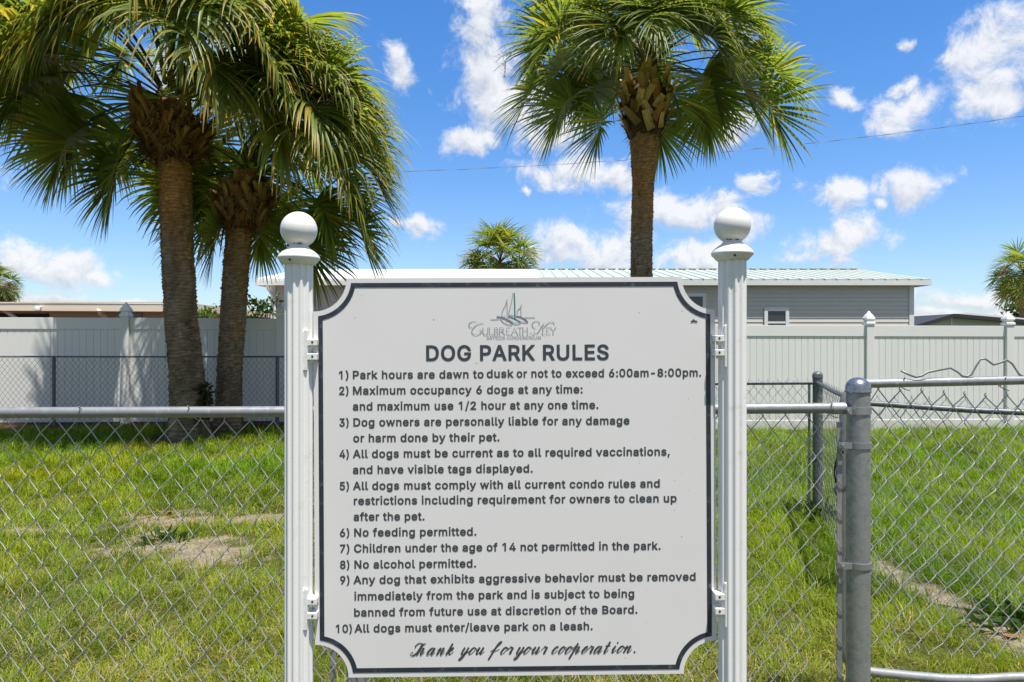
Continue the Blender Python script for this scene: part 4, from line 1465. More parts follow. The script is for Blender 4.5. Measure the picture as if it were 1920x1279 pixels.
# ------------------------------------------------------------------ houses
def siding(mb, x0, x1, y, z0, z1, lap=0.105):
    n = int((z1 - z0) / lap) + 1
    v, f = [], []
    for k in range(n):
        a = z0 + k * lap
        b = min(a + lap, z1)
        v += [(x0, y - 0.014, a), (x1, y - 0.014, a), (x1, y, b), (x0, y, b)]
        o_ = 4 * k
        f.append((o_, o_ + 1, o_ + 2, o_ + 3))
        if k:
            f.append((o_ - 1, o_ - 2, o_ + 1, o_))
    mb.add(v, f)


HY = 17.375
hx0, hx1 = (509 - 960) / F * HY, (1712 - 960) / F * HY
eL, eR = (481 - 960) / F * 17.2, (1744 - 960) / F * 17.2
xm = (1012 - 960) / F * 17.2
ez = P(0, 526.5, 17.2)[2]
ry_ = 20.75
rz_ = P(0, 505.5, ry_)[2]
house = thing('grey_house', 'long grey sided house with a white roof half and a pale green metal roof half', 'house', ((hx0 + hx1) / 2, HY, 0.0))
m = MB()
siding(m, hx0, hx1, HY, 0.3, ez - 0.05)
wall_top = ez - 0.05
m.add([(hx1, HY, 0.0), (hx1, 24.0, 0.0), (hx1, 24.0, wall_top), (hx1, ry_, rz_ - 0.12), (hx1, HY, wall_top)], [(0, 1, 2, 3, 4)])
m.add([(hx0, HY, 0.0), (hx0, 24.0, 0.0), (hx0, 24.0, wall_top), (hx0, ry_, rz_ - 0.12), (hx0, HY, wall_top)], [(4, 3, 2, 1, 0)])
m.add([(hx0, 24.0, 0.0), (hx1, 24.0, 0.0), (hx1, 24.0, wall_top), (hx0, 24.0, wall_top)], [(3, 2, 1, 0)])
m.add([(hx0, HY - .005, 0.0), (hx1, HY - .005, 0.0), (hx1, HY - .005, 0.3), (hx0, HY - .005, 0.3)], [(0, 1, 2, 3)])
wl = obj('wall', m, 'siding', house)
back_y = 24.3


def roof_slab(x0, x1, th, ribs, lift):
    m = MB()
    zt = ez + 0.045 + lift
    zr = rz_ + lift
    prof = [(17.18, zt), (ry_, zr), (back_y, zt), (back_y, zt - th), (ry_, zr - th), (17.18, zt - th)]
    v = [(x0, a, b) for a, b in prof] + [(x1, a, b) for a, b in prof]
    f = [(0, 6, 7, 1), (1, 7, 8, 2), (2, 8, 9, 3), (3, 9, 10, 4), (4, 10, 11, 5), (5, 11, 6, 0), (0, 1, 4, 5), (1, 2, 3, 4), (6, 11, 10, 7), (7, 10, 9, 8)]
    m.add(v, f)
    if ribs:
        sl = np.array([0, ry_ - 17.16, zr - zt])
        nb = np.array([0, -(zr - zt), ry_ - 17.16])
        nb /= np.linalg.norm(nb)
        for x in np.arange(x0 + 0.15, x1, 0.305):
            c = np.array([x, 17.165, zt]) + sl / 2 + nb * 0.010
            m.obox(c, (0.022, 0, 0), sl / 2, nb * 0.0015)
    return m


rw = obj('roof', roof_slab(eL, xm, 0.05, False, 0.012), 'roof_white', house)
rw['label'] = 'flat white roof covering'
rg = obj('roof', roof_slab(xm + 0.004, eR, 0.05, True, 0.0), 'roof_green', house)
rg['label'] = 'pale green ribbed metal roof'
m = MB()
xs = np.arange(xm + 0.1, (1606 - 960) / F * ry_, 0.305)
for x in xs:      # ridge flashing with gaps over each rib
    m.box((x, ry_ - 0.16, rz_ + 0.001), (x + 0.20, ry_ + 0.16, rz_ + 0.028))
obj('ridge_cap', m, 'roof_green', rg)
m = MB()
m.box((eL, 17.16, ez - 0.115), (eR, 17.178, ez + 0.002))
m.box((eL - 0.018, 17.16, ez - 0.115), (eL - 0.001, back_y, ez + 0.0))
m.box((eR + 0.001, 17.16, ez - 0.115), (eR + 0.018, back_y, ez + 0.0))
obj('fascia', m, 'trim_white', house)
m = MB()
m.box((eL, 17.18, ez - 0.075), (eR, HY - 0.004, ez - 0.06))
obj('soffit', m, 'soffit', house)
for x, hw_ in ((hx1 - 0.05, 0.06), (hx0 + 0.05, 0.06)):
    m = MB()
    m.box((x - hw_, HY - 0.03, 0.0), (x + hw_, HY - 0.016, ez - 0.08))
    obj('corner_trim', m, 'trim_white', house)
m = MB()
gx_ = (514 - 960) / F * 17.3
m.tube([(gx_ - 0.12, 17.2, ez - 0.12), (gx_ - 0.12, 17.2, ez - 0.2), (gx_ - 0.06, 17.28, ez - 0.32), (gx_, HY - 0.06, ez - 0.45), (gx_, HY - 0.06, 0.1)], 0.042, 10)
obj('downspout', m, 'trim_white', house, smooth=True)


def window(x0p, x1p, y0p, y1p, d, parent, slide=True):
    a, b = P(x0p, y0p, d), P(x1p, y1p, d)
    fw = 0.085
    m = MB()
    y0, y1 = d - 0.055, d - 0.016
    m.box((a[0], y0, a[2] - fw), (b[0], y1, a[2]))
    m.box((a[0], y0, b[2]), (b[0], y1, b[2] + fw))
    m.box((a[0], y0, b[2] + fw), (a[0] + fw, y1, a[2] - fw))
    m.box((b[0] - fw, y0, b[2] + fw), (b[0], y1, a[2] - fw))
    zm = (a[2] + b[2]) / 2 + 0.05
    m.box((a[0] + fw, y0 + 0.012, zm - 0.025), (b[0] - fw, y1, zm + 0.025))
    wn = obj('window', m, 'trim_white', parent)
    m = MB()
    m.box((a[0] + fw, d - 0.028, b[2] + fw), (b[0] - fw, d - 0.0165, zm - 0.025))
    m.box((a[0] + fw, d - 0.028, zm + 0.025), (b[0] - fw, d - 0.0165, a[2] - fw))
    obj('pane', m, 'pane', wn)


window(1432, 1478, 577, 640, HY, house)
window(1256, 1323, 550, 640, HY, house)

# low cream house on the left
LY = 14.6
lh = thing('cream_house', 'low cream house with flat roof edge showing over the left end of the fence', 'house', (-9.0, LY, 0.0))
xr = (372 - 960) / F * LY
zt = P(0, 566.5, LY)[2]
zb = P(0, 580, LY)[2]
xo = (66 - 960) / F * LY
m = MB()
m.box((xo, LY + 0.45, 0), (xr - 0.25, LY + 6, zb - 0.02))
obj('wall', m, 'tan_wall', lh)
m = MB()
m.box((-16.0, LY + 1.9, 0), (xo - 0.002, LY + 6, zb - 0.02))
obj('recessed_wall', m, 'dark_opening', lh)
m = MB()
v = [(-16, LY, zb), (-16, LY, zt + 0.01), (xr, LY, zb - 0.05), (xr, LY, zt - 0.045)]
v += [(p_[0], LY + 6.4, p_[2] + 0.02) for p_ in v]
m.add(v, [(0, 2, 3, 1), (1, 3, 7, 5), (0, 4, 6, 2), (2, 6, 7, 3), (4, 5, 7, 6), (0, 1, 5, 4)])
rf = obj('roof', m, 'cream', lh)
m = MB()
m.box((-16, LY - 0.010, zt - 0.028), (xr, LY - 0.003, zt + 0.004))
obj('gutter', m, 'cream', rf)
m = MB()
m.tube([P(186, 580, LY), P(188, 588, LY + 0.1), P(196, 593, LY + 0.3), P(203, 600, LY + 0.40), P(203, 760, LY + 0.40)], 0.045, 10)
obj('downspout', m, 'cream', lh, smooth=True)
m = MB()
m.tube([P(8, 582, LY + 0.3), P(31, 597, LY + 0.3)], 0.04, 8)
obj('awning_brace', m, 'trim_white', lh, smooth=True)
m = MB()
q = P(70, 578.5, LY - 0.12)
m.lathe([(0.02, -0.05), (0.052, -0.045), (0.056, 0.0), (0.04, 0.04), (0.012, 0.055)], q, 16)
m.tube([q + (0, 0.02, 0.03), q + (0, 0.14, 0.04)], 0.015, 8)
obj('floodlight', m, 'trim_white', lh, smooth=True)
m = MB()
a, b = P(251, 589, LY + 0.44), P(258, 600, LY + 0.44)
m.box((a[0], LY + 0.425, b[2] - 0.5), (b[0] + 0.1, LY + 0.447, a[2]))
obj('window', m, 'pane', lh)

# low house at the right with dark roof edge
SY = 26.0
sh = thing('low_house', 'low pale green house with dark roof edge right of the grey house', 'house', (18.0, SY, 0))
ap, lf, rt = P(1790, 588, SY), P(1712, 611, SY), P(1990, 605, SY)
m = MB()
m.prism([(lf[0] + .3, 0), (rt[0] - .3, 0), (rt[0] - .3, rt[2] - .12), (ap[0], ap[2] - .12), (lf[0] + .3, lf[2] - .1)], SY + 0.3, SY + 8)
obj('wall', m, 'shed_wall', sh)
m = MB()
m.prism([(lf[0], lf[2]), (lf[0], lf[2] - .13), (ap[0], ap[2] - .14), (rt[0], rt[2] - .15), (rt[0], rt[2]), (ap[0], ap[2])][::-1], SY, SY + 8.2)
rf = obj('roof', m, 'shed_trim', sh)
m = MB()
m.prism([(ap[0] + .1, ap[2] + .002), (rt[0], rt[2] + .005), (rt[0], rt[2] + .055), (ap[0] + .5, ap[2] + .04)], SY + 0.1, SY + 8)
obj('roof_sheet', m, 'trim_white', rf)
m = MB()
q = P(1793, 600, SY)
m.box((q[0] - .03, SY + 0.27, 0), (q[0] + .03, SY + .297, q[2] + .15))
obj('corner_trim', m, 'trim_white', sh)

# ------------------------------------------------------------------ overhead cable
m = MB()
pts = []
for px in np.arange(-700, 2600, 30):
    py = 322 - .0295 * (px - 740) - 5e-5 * (px - 740) ** 2
    pts.append(P(px, py, 22.0))
pts = np.array(pts)
m.tube(pts, 0.0055, 6, ref=(0, 0, 1))
ph = np.linspace(0, len(pts) - 1, len(pts) * 10)
fine = np.stack([np.interp(ph, np.arange(len(pts)), pts[:, k]) for k in range(3)], 1)
tw = fine + np.stack([0 * ph, 0.010 * np.cos(ph * 1.9), 0.010 * np.sin(ph * 1.9)], 1)
m.tube(tw, 0.0045, 5, ref=(0, 0, 1))
tag(obj('power_cable', m, 'cable'), 'thin dark twisted power cable crossing the sky behind the palms', 'cable')


# ------------------------------------------------------------------ palms
def norm(a):
    return a / (np.linalg.norm(a) + 1e-12)


ZUP = np.array([0, 0, 1.0])


def frond_mesh(mb, rs, O, azi, ele, lp, RR_, droop, nleaf=46, curl=0.5, age=0.5, seg=6, width=1.0, stiff=0.35):
    """one costapalmate fan: petiole, arching costa and drooping split leaflets"""
    stiff = float(np.clip(0.35 - 0.75 * (droop - 0.38), 0.10, 0.35))
    d = np.array([math.cos(ele) * math.cos(azi), math.cos(ele) * math.sin(azi), math.sin(ele)])
    p = np.array(O, float)
    pts = [p.copy()]
    ns = 8
    for i in range(ns):
        d = norm(d + np.array([0, 0, -1]) * (0.07 + 0.07 * droop) * (0.4 + i / ns))
        p = p + d * lp / ns
        pts.append(p.copy())
    g1 = np.array([0.105, 0.150, 0.030])
    g0 = np.array([0.20, 0.17, 0.06])
    col = np.array([g0 + (g1 - g0) * min(1, i / 5) for i in range(ns + 1)])
    wd = np.linspace(0.026, 0.012, ns + 1)
    mb.tube(pts, wd, 5, cap=False, col=col, flat=0.5, ref=(0.05, 0.07, 1))
    # costa
    lc = 0.42 * RR_
    nc = 8
    cp, cd = [p.copy()], [d.copy()]
    for i in range(nc):
        d = norm(d + np.array([0, 0, -1]) * (0.10 + 0.16 * curl))
        p = p + d * lc / nc
        cp.append(p.copy())
        cd.append(d.copy())
    cp, cd = np.array(cp), np.array(cd)
    s0 = np.cross(cd[0], ZUP)
    if np.linalg.norm(s0) < 0.15:
        s0 = np.array([-math.sin(azi), math.cos(azi), 0])
    s0 = norm(s0)
    roll_ = rs.normal(0, 0.22)
    base_g = np.array([0.130, 0.185, 0.042]) * rs.uniform(0.8, 1.25)
    alt_g = np.array([0.255, 0.310, 0.075]) * rs.uniform(0.85, 1.2)
    mixf = np.clip(rs.normal(0.4, 0.25), 0, 1)
    fc = base_g * (1 - mixf) + alt_g * mixf
    ytip = np.array([0.62, 0.42, 0.075])
    V, Fc, C = [], [], []
    prof = np.interp(np.linspace(0, 1, seg + 1), [0, 0.12, 0.35, 0.6, 0.82, 1], [0.35, 0.8, 1.0, 0.72, 0.36, 0.04])
    o = 0
    for k in range(nleaf):
        t = (k + 0.5) / nleaf * 2 - 1
        if rs.rand() < 0.03:
            continue
        s = (1 - abs(t) ** 0.9)
        fi = s * nc
        i0 = min(int(fi), nc - 1)
        fr = fi - i0
        q = cp[i0] * (1 - fr) + cp[i0 + 1] * fr
        dl = norm(cd[i0] * (1 - fr) + cd[i0 + 1] * fr)
        nl = norm(np.cross(s0, dl))
        sl = norm(s0 * math.cos(roll_) + nl * math.sin(roll_))
        nl = norm(np.cross(sl, dl))
        phi = t * R(118) + rs.normal(0, 0.03)
        v = norm(math.cos(phi) * dl + math.sin(phi) * sl + nl * (0.30 * abs(math.sin(phi)) + rs.normal(0.05, 0.06)))
        L = RR_ * (0.62 + 0.33 * abs(t) ** 0.7 - 0.22 * max(0, abs(t) - 0.75) / 0.25) * rs.uniform(0.9, 1.08)
        W = width * L * 0.0245 * rs.uniform(0.85, 1.1)
        g = droop * rs.uniform(0.6, 1.35)
        ctr = q.copy()
        tipmix = np.clip(rs.normal(0.15 + 0.55 * age, 0.3), 0, 1) * (rs.rand() < 0.2 + 0.35 * age)
        lc_ = fc * rs.uniform(0.8, 1.2)
        if rs.rand() < 0.03 + 0.08 * age:
            lc_ = lc_ * 0.3 + np.array([0.55, 0.40, 0.07]) * 0.7
        nn_ = nl
        for j in range(seg + 1):
            uu = j / seg
            bi = norm(np.cross(nn_, v))
            nn2 = norm(np.cross(v, bi))
            w_ = W * prof[j]
            V += [ctr - bi * w_ + nn2 * w_ * 0.45, ctr, ctr + bi * w_ + nn2 * w_ * 0.45]
            cc = lc_ * (1 - tipmix * sstep(0.45, 1.0, uu)) + ytip * tipmix * sstep(0.45, 1.0, uu)
            C += [cc, cc * 1.12, cc]
            if j < seg:
                a = o + j * 3
                Fc += [(a, a + 1, a + 4, a + 3), (a + 1, a + 2, a + 5, a + 4)]
            gg = g * max(0.0, (uu - stiff) / (1 - stiff)) * (6.0 / seg)
            v = norm(v + np.array([0, 0, -1]) * gg)
            ctr = ctr + v * L / seg
        o += (seg + 1) * 3
    mb.add(V, Fc, np.array(C))


def trunk_mesh(path, rad, seed, orange=0.5, sides=30, zstep=0.02, scar=0.045):
    """ringed, fibrous palm trunk along a bending centre line"""
    path = np.asarray(path, float)
    z0, z1 = path[0, 2], path[-1, 2]
    zs = np.arange(z0, z1 + 1e-6, zstep)
    tz = path[:, 2]
    cx_ = np.interp(zs, tz, path[:, 0])
    cy_ = np.interp(zs, tz, path[:, 1])
    for _ in range(6):
        cx_[1:-1] = (cx_[:-2] + 2 * cx_[1:-1] + cx_[2:]) / 4
    rr = np.interp(zs, tz, rad)
    th = np.arange(sides) / sides * 2 * math.pi
    rs = np.random.RandomState(seed)
    TH, ZZ = np.meshgrid(th, zs)
    wob = fbm(TH * 3 / 6.283 * 6, ZZ * 1.4, seed) - 0.5
    fr = (ZZ / scar + 1.6 * vnoise(ZZ * 5.0, ZZ * 0 + seed, seed + 3) + 0.5 * vnoise(TH * 2.0, ZZ * 9.0, seed + 4) + 0.7 * (vnoise(np.cos(TH) * 2 + 9, np.sin(TH) * 2 + ZZ * 3, seed + 5) - 0.5) + seed) % 1.0
    saw = fr ** 2
    rough = vnoise(TH * 9, ZZ * 40, seed + 9) - 0.5
    r = rr[:, None] * (1 + 0.10 * wob) + 0.019 * saw + 0.020 * rough + rs.normal(0, 0.0025, TH.shape)
    X = cx_[:, None] + r * np.cos(TH)
    Y = cy_[:, None] + r * np.sin(TH)
    v = np.stack([X, Y, ZZ], -1).reshape(-1, 3)
    n = len(zs)
    ii = np.arange(n * sides).reshape(n, sides)
    a, b = ii[:-1], ii[1:]
    f = np.stack([a, np.roll(a, -1, 1), np.roll(b, -1, 1), b], -1).reshape(-1, 4).tolist()
    hgt = (ZZ - z0) / (z1 - z0)
    nz = fbm(TH * 2.2, ZZ * 2.5, seed + 30)
    grey = np.array([0.36, 0.295, 0.215])
    brown = np.array([0.25, 0.150, 0.080])
    org = np.array([0.60, 0.29, 0.085])
    moss = np.array([0.080, 0.085, 0.035])
    k = np.clip(sstep(0.35, 0.9, hgt + 0.5 * (nz - 0.5)) * orange, 0, 1)[..., None]
    c = grey * (1 - nz[..., None]) + brown * nz[..., None]
    c = c * (1 - k) + org * k
    dk_ = sstep(0.50, 0.68, fbm(TH * 1.6, ZZ * 2.2, seed + 50))[..., None] * 0.5
    c = c * (1 - dk_) + np.array([0.10, 0.065, 0.040]) * dk_
    low = (sstep(0.42, 0.05, hgt) * sstep(0.4, 0.6, fbm(TH * 1.2, ZZ * 3, seed + 40)) * 0.6)[..., None]
    c = c * (1 - low) + moss * low
    c = c * (0.62 + 0.7 * saw[..., None]) * rs.uniform(0.85, 1.15, TH.shape)[..., None]
    m = MB()
    m.add(v, f, c.reshape(-1, 3))
    # loose shreds of bark at the edges
    V, Fc, C = [], [], []
    for q in range(int(260 * (z1 - z0))):
        i = rs.randint(2, n - 4)
        j = rs.randint(0, sides)
        p0 = np.array([X[i, j], Y[i, j], zs[i]])
        o_ = np.array([math.cos(th[j]), math.sin(th[j]), 0])
        s_ = np.array([-math.sin(th[j]), math.cos(th[j]), 0])
        wv, hv = rs.uniform(.008, .03), rs.uniform(.012, .03)
        p0 = p0 - o_ * 0.004
        e = p0 + o_ * rs.uniform(.008, .022) + np.array([0, 0, rs.choice([-1, 1]) * hv])
        b_ = len(V)
        V += [p0 - s_ * wv, p0 + s_ * wv, e + s_ * wv * .6, e - s_ * wv * .6]
        Fc.append((b_, b_ + 1, b_ + 2, b_ + 3))
        cc = c[i, j] * rs.uniform(0.8, 1.3)
        C += [cc] * 4
    m.add(V, Fc, np.array(C))
    return m


def boots_mesh(rs, base, top, r0, r1, n=64, tan=1.0, L0=0.36, shag=0.0):
    """criss-crossed stubs of old leaf bases bulging below the crown, with the dark fibre between"""
    m = MB()
    H = top[2] - base[2]
    sides = 22
    zs = np.linspace(0, 1, 14)
    V, C = [], []
    for z in zs:
        for j in range(sides):
            a = j / sides * 2 * math.pi
            r = (r0 + (r1 - r0) * math.sin(min(1, z * 1.25) * math.pi / 2)) * (1.0 - 0.35 * max(0, z - 0.7) / 0.3) * rs.uniform(0.88, 1.08)
            c = base * (1 - z) + top * z
            V.append((c[0] + r * math.cos(a), c[1] + r * math.sin(a), c[2] + rs.normal(0, .01)))
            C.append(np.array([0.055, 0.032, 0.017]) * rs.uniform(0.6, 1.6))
    f = [(i * sides + j, i * sides + (j + 1) % sides, (i + 1) * sides + (j + 1) % sides, (i + 1) * sides + j) for i in range(len(zs) - 1) for j in range(sides)]
    f.append(tuple((len(zs) - 1) * sides + j for j in range(sides)))
    m.add(V, f, np.array(C))
    for k in range(n):
        a = k * 2.39996 + rs.uniform(-.2, .2)
        z = 0.16 + 0.84 * ((k + 0.5) / n) ** 0.8
        c = base * (1 - z) + top * z
        r = (r0 + (r1 - r0) * math.sin(min(1, z * 1.25) * math.pi / 2)) * 0.94
        o_ = np.array([math.cos(a), math.sin(a), 0])
        s_ = np.array([-math.sin(a), math.cos(a), 0])
        tilt = R(rs.uniform(26, 55)) * (1.1 - 0.4 * z)
        skew = rs.choice([-1, 1]) * rs.uniform(0.35, 1.25)
        L = L0 * rs.uniform(0.65, 1.25)
        w0, w1 = rs.uniform(.065, .095) * (1 - .42 * shag), rs.uniform(.042, .065) * (1 - .42 * shag)
        tk = rs.uniform(.016, .026)
        p = c + o_ * r - ZUP * 0.10
        rings = []
        for j in range(5):
            u = j / 4
            tl2 = tilt * (0.5 + 0.6 * u)
            d = norm(o_ * math.sin(tl2) + ZUP * math.cos(tl2) + s_ * skew * 0.7)
            nrm = norm(np.cross(d, s_))
            s2 = norm(np.cross(nrm, d))
            wv = w0 + (w1 - w0) * u
            rings.append([p - s2 * wv, p - s2 * wv * .4 - nrm * tk, p + s2 * wv * .4 - nrm * tk, p + s2 * wv, p + nrm * tk * .5])
            p = p + d * L / 4
        V = np.array(rings).reshape(-1, 3)
        f = [(j * 5 + q, j * 5 + (q + 1) % 5, (j + 1) * 5 + (q + 1) % 5, (j + 1) * 5 + q) for j in range(4) for q in range(5)] + [tuple(range(20, 25))]
        cc = (np.array([0.52, 0.37, 0.15]) * (1 - shag) + np.array([0.42, 0.24, 0.075]) * shag) * rs.uniform(0.45, 1.25) * tan
        if rs.rand() < 0.25:
            cc = cc * np.array([0.7, 0.5, 0.4])
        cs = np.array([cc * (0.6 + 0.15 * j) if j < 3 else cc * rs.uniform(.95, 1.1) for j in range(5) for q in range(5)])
        m.add(V, f, cs)
    # hanging fibres
    V, Fc, C = [], [], []
    for k in range(int(n * (9 + 26 * shag))):
        a = rs.uniform(0, 6.283)
        z = rs.uniform(0, 0.9)
        c = base * (1 - z) + top * z
        r = (r0 + (r1 - r0) * math.sin(min(1, z * 1.25) * math.pi / 2)) * rs.uniform(0.95, 1.15)
        o_ = np.array([math.cos(a), math.sin(a), 0])
        s_ = np.array([-math.sin(a), math.cos(a), 0])
        p = c + o_ * r
        L = rs.uniform(.06, .22)
        e = p + norm(o_ * rs.uniform(.2, 1) + ZUP * rs.uniform(-1.2, .5) + s_ * rs.normal(0, .5)) * L
        b_ = len(V)
        w_ = rs.uniform(.003, .010) * (1 + .6 * shag)
        V += [p - s_ * w_, p + s_ * w_, e]
        Fc.append((b_, b_ + 1, b_ + 2))
        C += [np.array([0.19, 0.10, 0.040]) * rs.uniform(.4, 1.8) * (1 + .5 * shag)] * 3
    m.add(V, Fc, np.array(C))
    return m


def spray(rs, O, azi, ele, L):
    """dried flower stalk with fine branchlets"""
    m = MB()
    d = np.array([math.cos(ele) * math.cos(azi), math.cos(ele) * math.sin(azi), math.sin(ele)])
    p = np.array(O, float)
    pts = [p.copy()]
    br = []
    for i in range(14):
        d = norm(d + np.array([0, 0, -0.05 - 0.012 * i]))
        p = p + d * L / 14
        pts.append(p.copy())
        if i > 6:
            br.append((p.copy(), d.copy()))
    m.tube(pts, np.linspace(.012, .003, 15), 5, cap=False)
    for q, dd in br:
        for k in range(5):
            v = norm(dd + rs.normal(0, .75, 3))
            c = q.copy()
            w_ = [c.copy()]
            for j in range(5):
                v = norm(v + np.array([0, 0, -0.12]) + rs.normal(0, .12, 3))
                c = c + v * 0.065
                w_.append(c.copy())
                if j:
                    e = norm(v + rs.normal(0, 1.0, 3))
                    m.tube([c, c + e * .04, c + e * .075], .0024, 3, cap=False)
            m.tube(w_, .003, 3, cap=False)
    return m


mat('dry_stalk', (0.33, 0.19, 0.10), 0.8)


def palm(label, trunk_px, d, crown_px, boots_px, boots_r, seed, n=40, lp=1.0, RR_=1.05, droop=0.34, el_hi=78, el_lo=-42, curl=0.5, orange=0.6, tan=1.0, sprays=(), age_k=0.6, extra=(), face=(-90, 40), plan=(), shag=0.0):
    """trunk_px: (px, py, width_px) from ground to crown"""
    rs = np.random.RandomState(seed)
    path, rad = [], []
    for (px, py, wpx) in trunk_px:
        q = P(px, py, d)
        path.append(q)
        rad.append(wpx / F * d / 2 * 0.93 - 0.008)
    gzv = float(gz(path[0][0], d))
    path[0][2] = gzv - 0.08
    t = thing('sabal_palm', label, 'palm tree', (path[0][0], d, gzv), 'sabal palms in the yards')
    obj('trunk', trunk_mesh(path, rad, seed, orange), 'bark_attr', t, smooth='all')
    b0, b1 = P(boots_px[0], boots_px[1], d), P(boots_px[2], boots_px[3], d)
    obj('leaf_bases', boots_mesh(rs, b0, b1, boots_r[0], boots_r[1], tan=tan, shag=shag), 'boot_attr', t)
    O = P(crown_px[0], crown_px[1], d)
    core = MB()
    for k in range(5):
        frond_mesh(core, rs, O + np.array([rs.normal(0, .03), rs.normal(0, .03), 0.12]), rs.uniform(0, 6.28), R(rs.uniform(76, 88)), lp * 0.75, RR_ * 0.8, droop * 0.4, 26, 0.1, 0.1)
    crown = obj('crown', core, 'leaf_attr', t, smooth='all')
    for k in range(n):
        fr = (k + 0.5) / n
        azi = k * 2.39996 + seed + rs.normal(0, .15)
        ele = R(el_hi + (el_lo - el_hi) * fr ** 0.92 + rs.normal(0, 6))
        facing = max(0.0, math.cos(azi - R(face[0])) - 0.15) / 0.85        # the near side is kept open by pruning, baring the old leaf bases
        ele = max(ele, R(-60 + (60 + face[1]) * min(1.0, facing * 2.2)))
        o_ = O + np.array([math.cos(azi), math.sin(azi), 0]) * 0.10 + ZUP * (0.12 - 0.42 * fr)
        m = MB()
        frond_mesh(m, rs, o_, azi, ele, lp * rs.uniform(0.85, 1.15) * (1 - 0.3 * min(1, facing * 1.6)), RR_ * rs.uniform(0.88, 1.1), droop * rs.uniform(0.75, 1.25), 70, curl * rs.uniform(.6, 1.4), np.clip(fr * age_k + 0.05, 0, 1))
        obj('frond', m, 'leaf_attr', crown, smooth='all')
    for (azi, ele, l_, rr_, dr, ag) in plan:
        m = MB()
        a = R(azi + rs.normal(0, 4))
        z_ = 0.08 - 0.30 * (60 - ele) / 100
        frond_mesh(m, rs, O + np.array([math.cos(a), math.sin(a), 0]) * 0.12 + ZUP * z_, a, R(ele + rs.normal(0, 2)), l_ * rs.uniform(.94, 1.06), rr_ * rs.uniform(.94, 1.06), dr * rs.uniform(.85, 1.15), 74, (curl + max(0, dr - .4)) * rs.uniform(.7, 1.3), ag)
        obj('frond', m, 'leaf_attr', crown, smooth='all')
    for (azi, ele, l_, rr_, dr) in extra:
        m = MB()
        a = R(azi)
        frond_mesh(m, rs, O + np.array([math.cos(a), math.sin(a), 0]) * 0.12 - ZUP * 0.25, a, R(ele), l_, rr_, dr, 48, 0.45, 0.35)
        obj('frond', m, 'leaf_attr', crown, smooth='all')
    for (azi, ele, l_) in sprays:
        obj('flower_stalk', spray(rs, O + ZUP * 0.05, R(azi), R(ele), l_), 'dry_stalk', crown)
    return t


BACK = [(40, 30), (60, -5), (80, 45), (95, 10), (112, -22), (125, 30), (142, 4), (30, 58), (150, 52), (70, -36)]
palm('tall thick trunked palm with drooping yellow tipped fronds at the far left of the lawn',
     [(356, 838, 84), (354, 760, 72), (350, 700, 66), (340, 600, 62), (333, 480, 60), (330, 380, 60), (327, 285, 58), (320, 190, 50)], 9.4, (316, 176), (327, 306, 318, 208), (0.22, 0.44), 3,
     n=0, lp=1.15, RR_=1.3, droop=0.45, orange=0.95, tan=0.95, shag=1.0,
     plan=[(185, -6, 1.2, 1.2, .28, .4), (166, 8, 1.3, 1.2, .3, .5), (205, 18, 1.4, 1.45, .6, .95), (222, 28, 1.35, 1.5, .65, 1.0), (195, 36, 1.4, 1.4, .6, .9), (240, 44, 1.2, 1.5, .7, .95), (210, 60, 1.4, 1.4, .6, .7), (185, 62, 1.4, 1.4, .6, .6), (10, 62, 1.3, 1.3, .5, .5), (215, 46, 1.3, 1.3, .48, .7),
           (256, 56, 1.1, 1.35, .52, .9), (178, 22, 1.5, 1.3, .4, .6), (203, -46, .8, 1.0, .3, .3), (162, -36, 1.0, 1.1, .3, .4), (172, 45, 1.3, 1.25, .42, .5), (-78, 62, 1.0, 1.5, .7, .9), (-55, 50, 1.15, 1.55, .7, .95), (-66, 72, 1.1, 1.5, .7, .8), (-104, 54, 1.0, 1.5, .7, .95), (-125, 60, 1.1, 1.5, .7, .9), (-20, 36, 1.3, 1.5, .65, .9),
           (-40, 36, 1.2, 1.5, .7, .95), (-26, 52, 1.3, 1.5, .65, .8), (-48, 62, 1.3, 1.5, .65, .7), (-14, 25, 1.25, 1.3, .48, .8), (-4, 42, 1.3, 1.3, .46, .6), (10, 6, 1.1, 1.2, .4, .5), (-92, 66, .9, 1.3, .55, .9)] + [(a, e, 1.1, 1.15, .34, .4) for a, e in BACK])
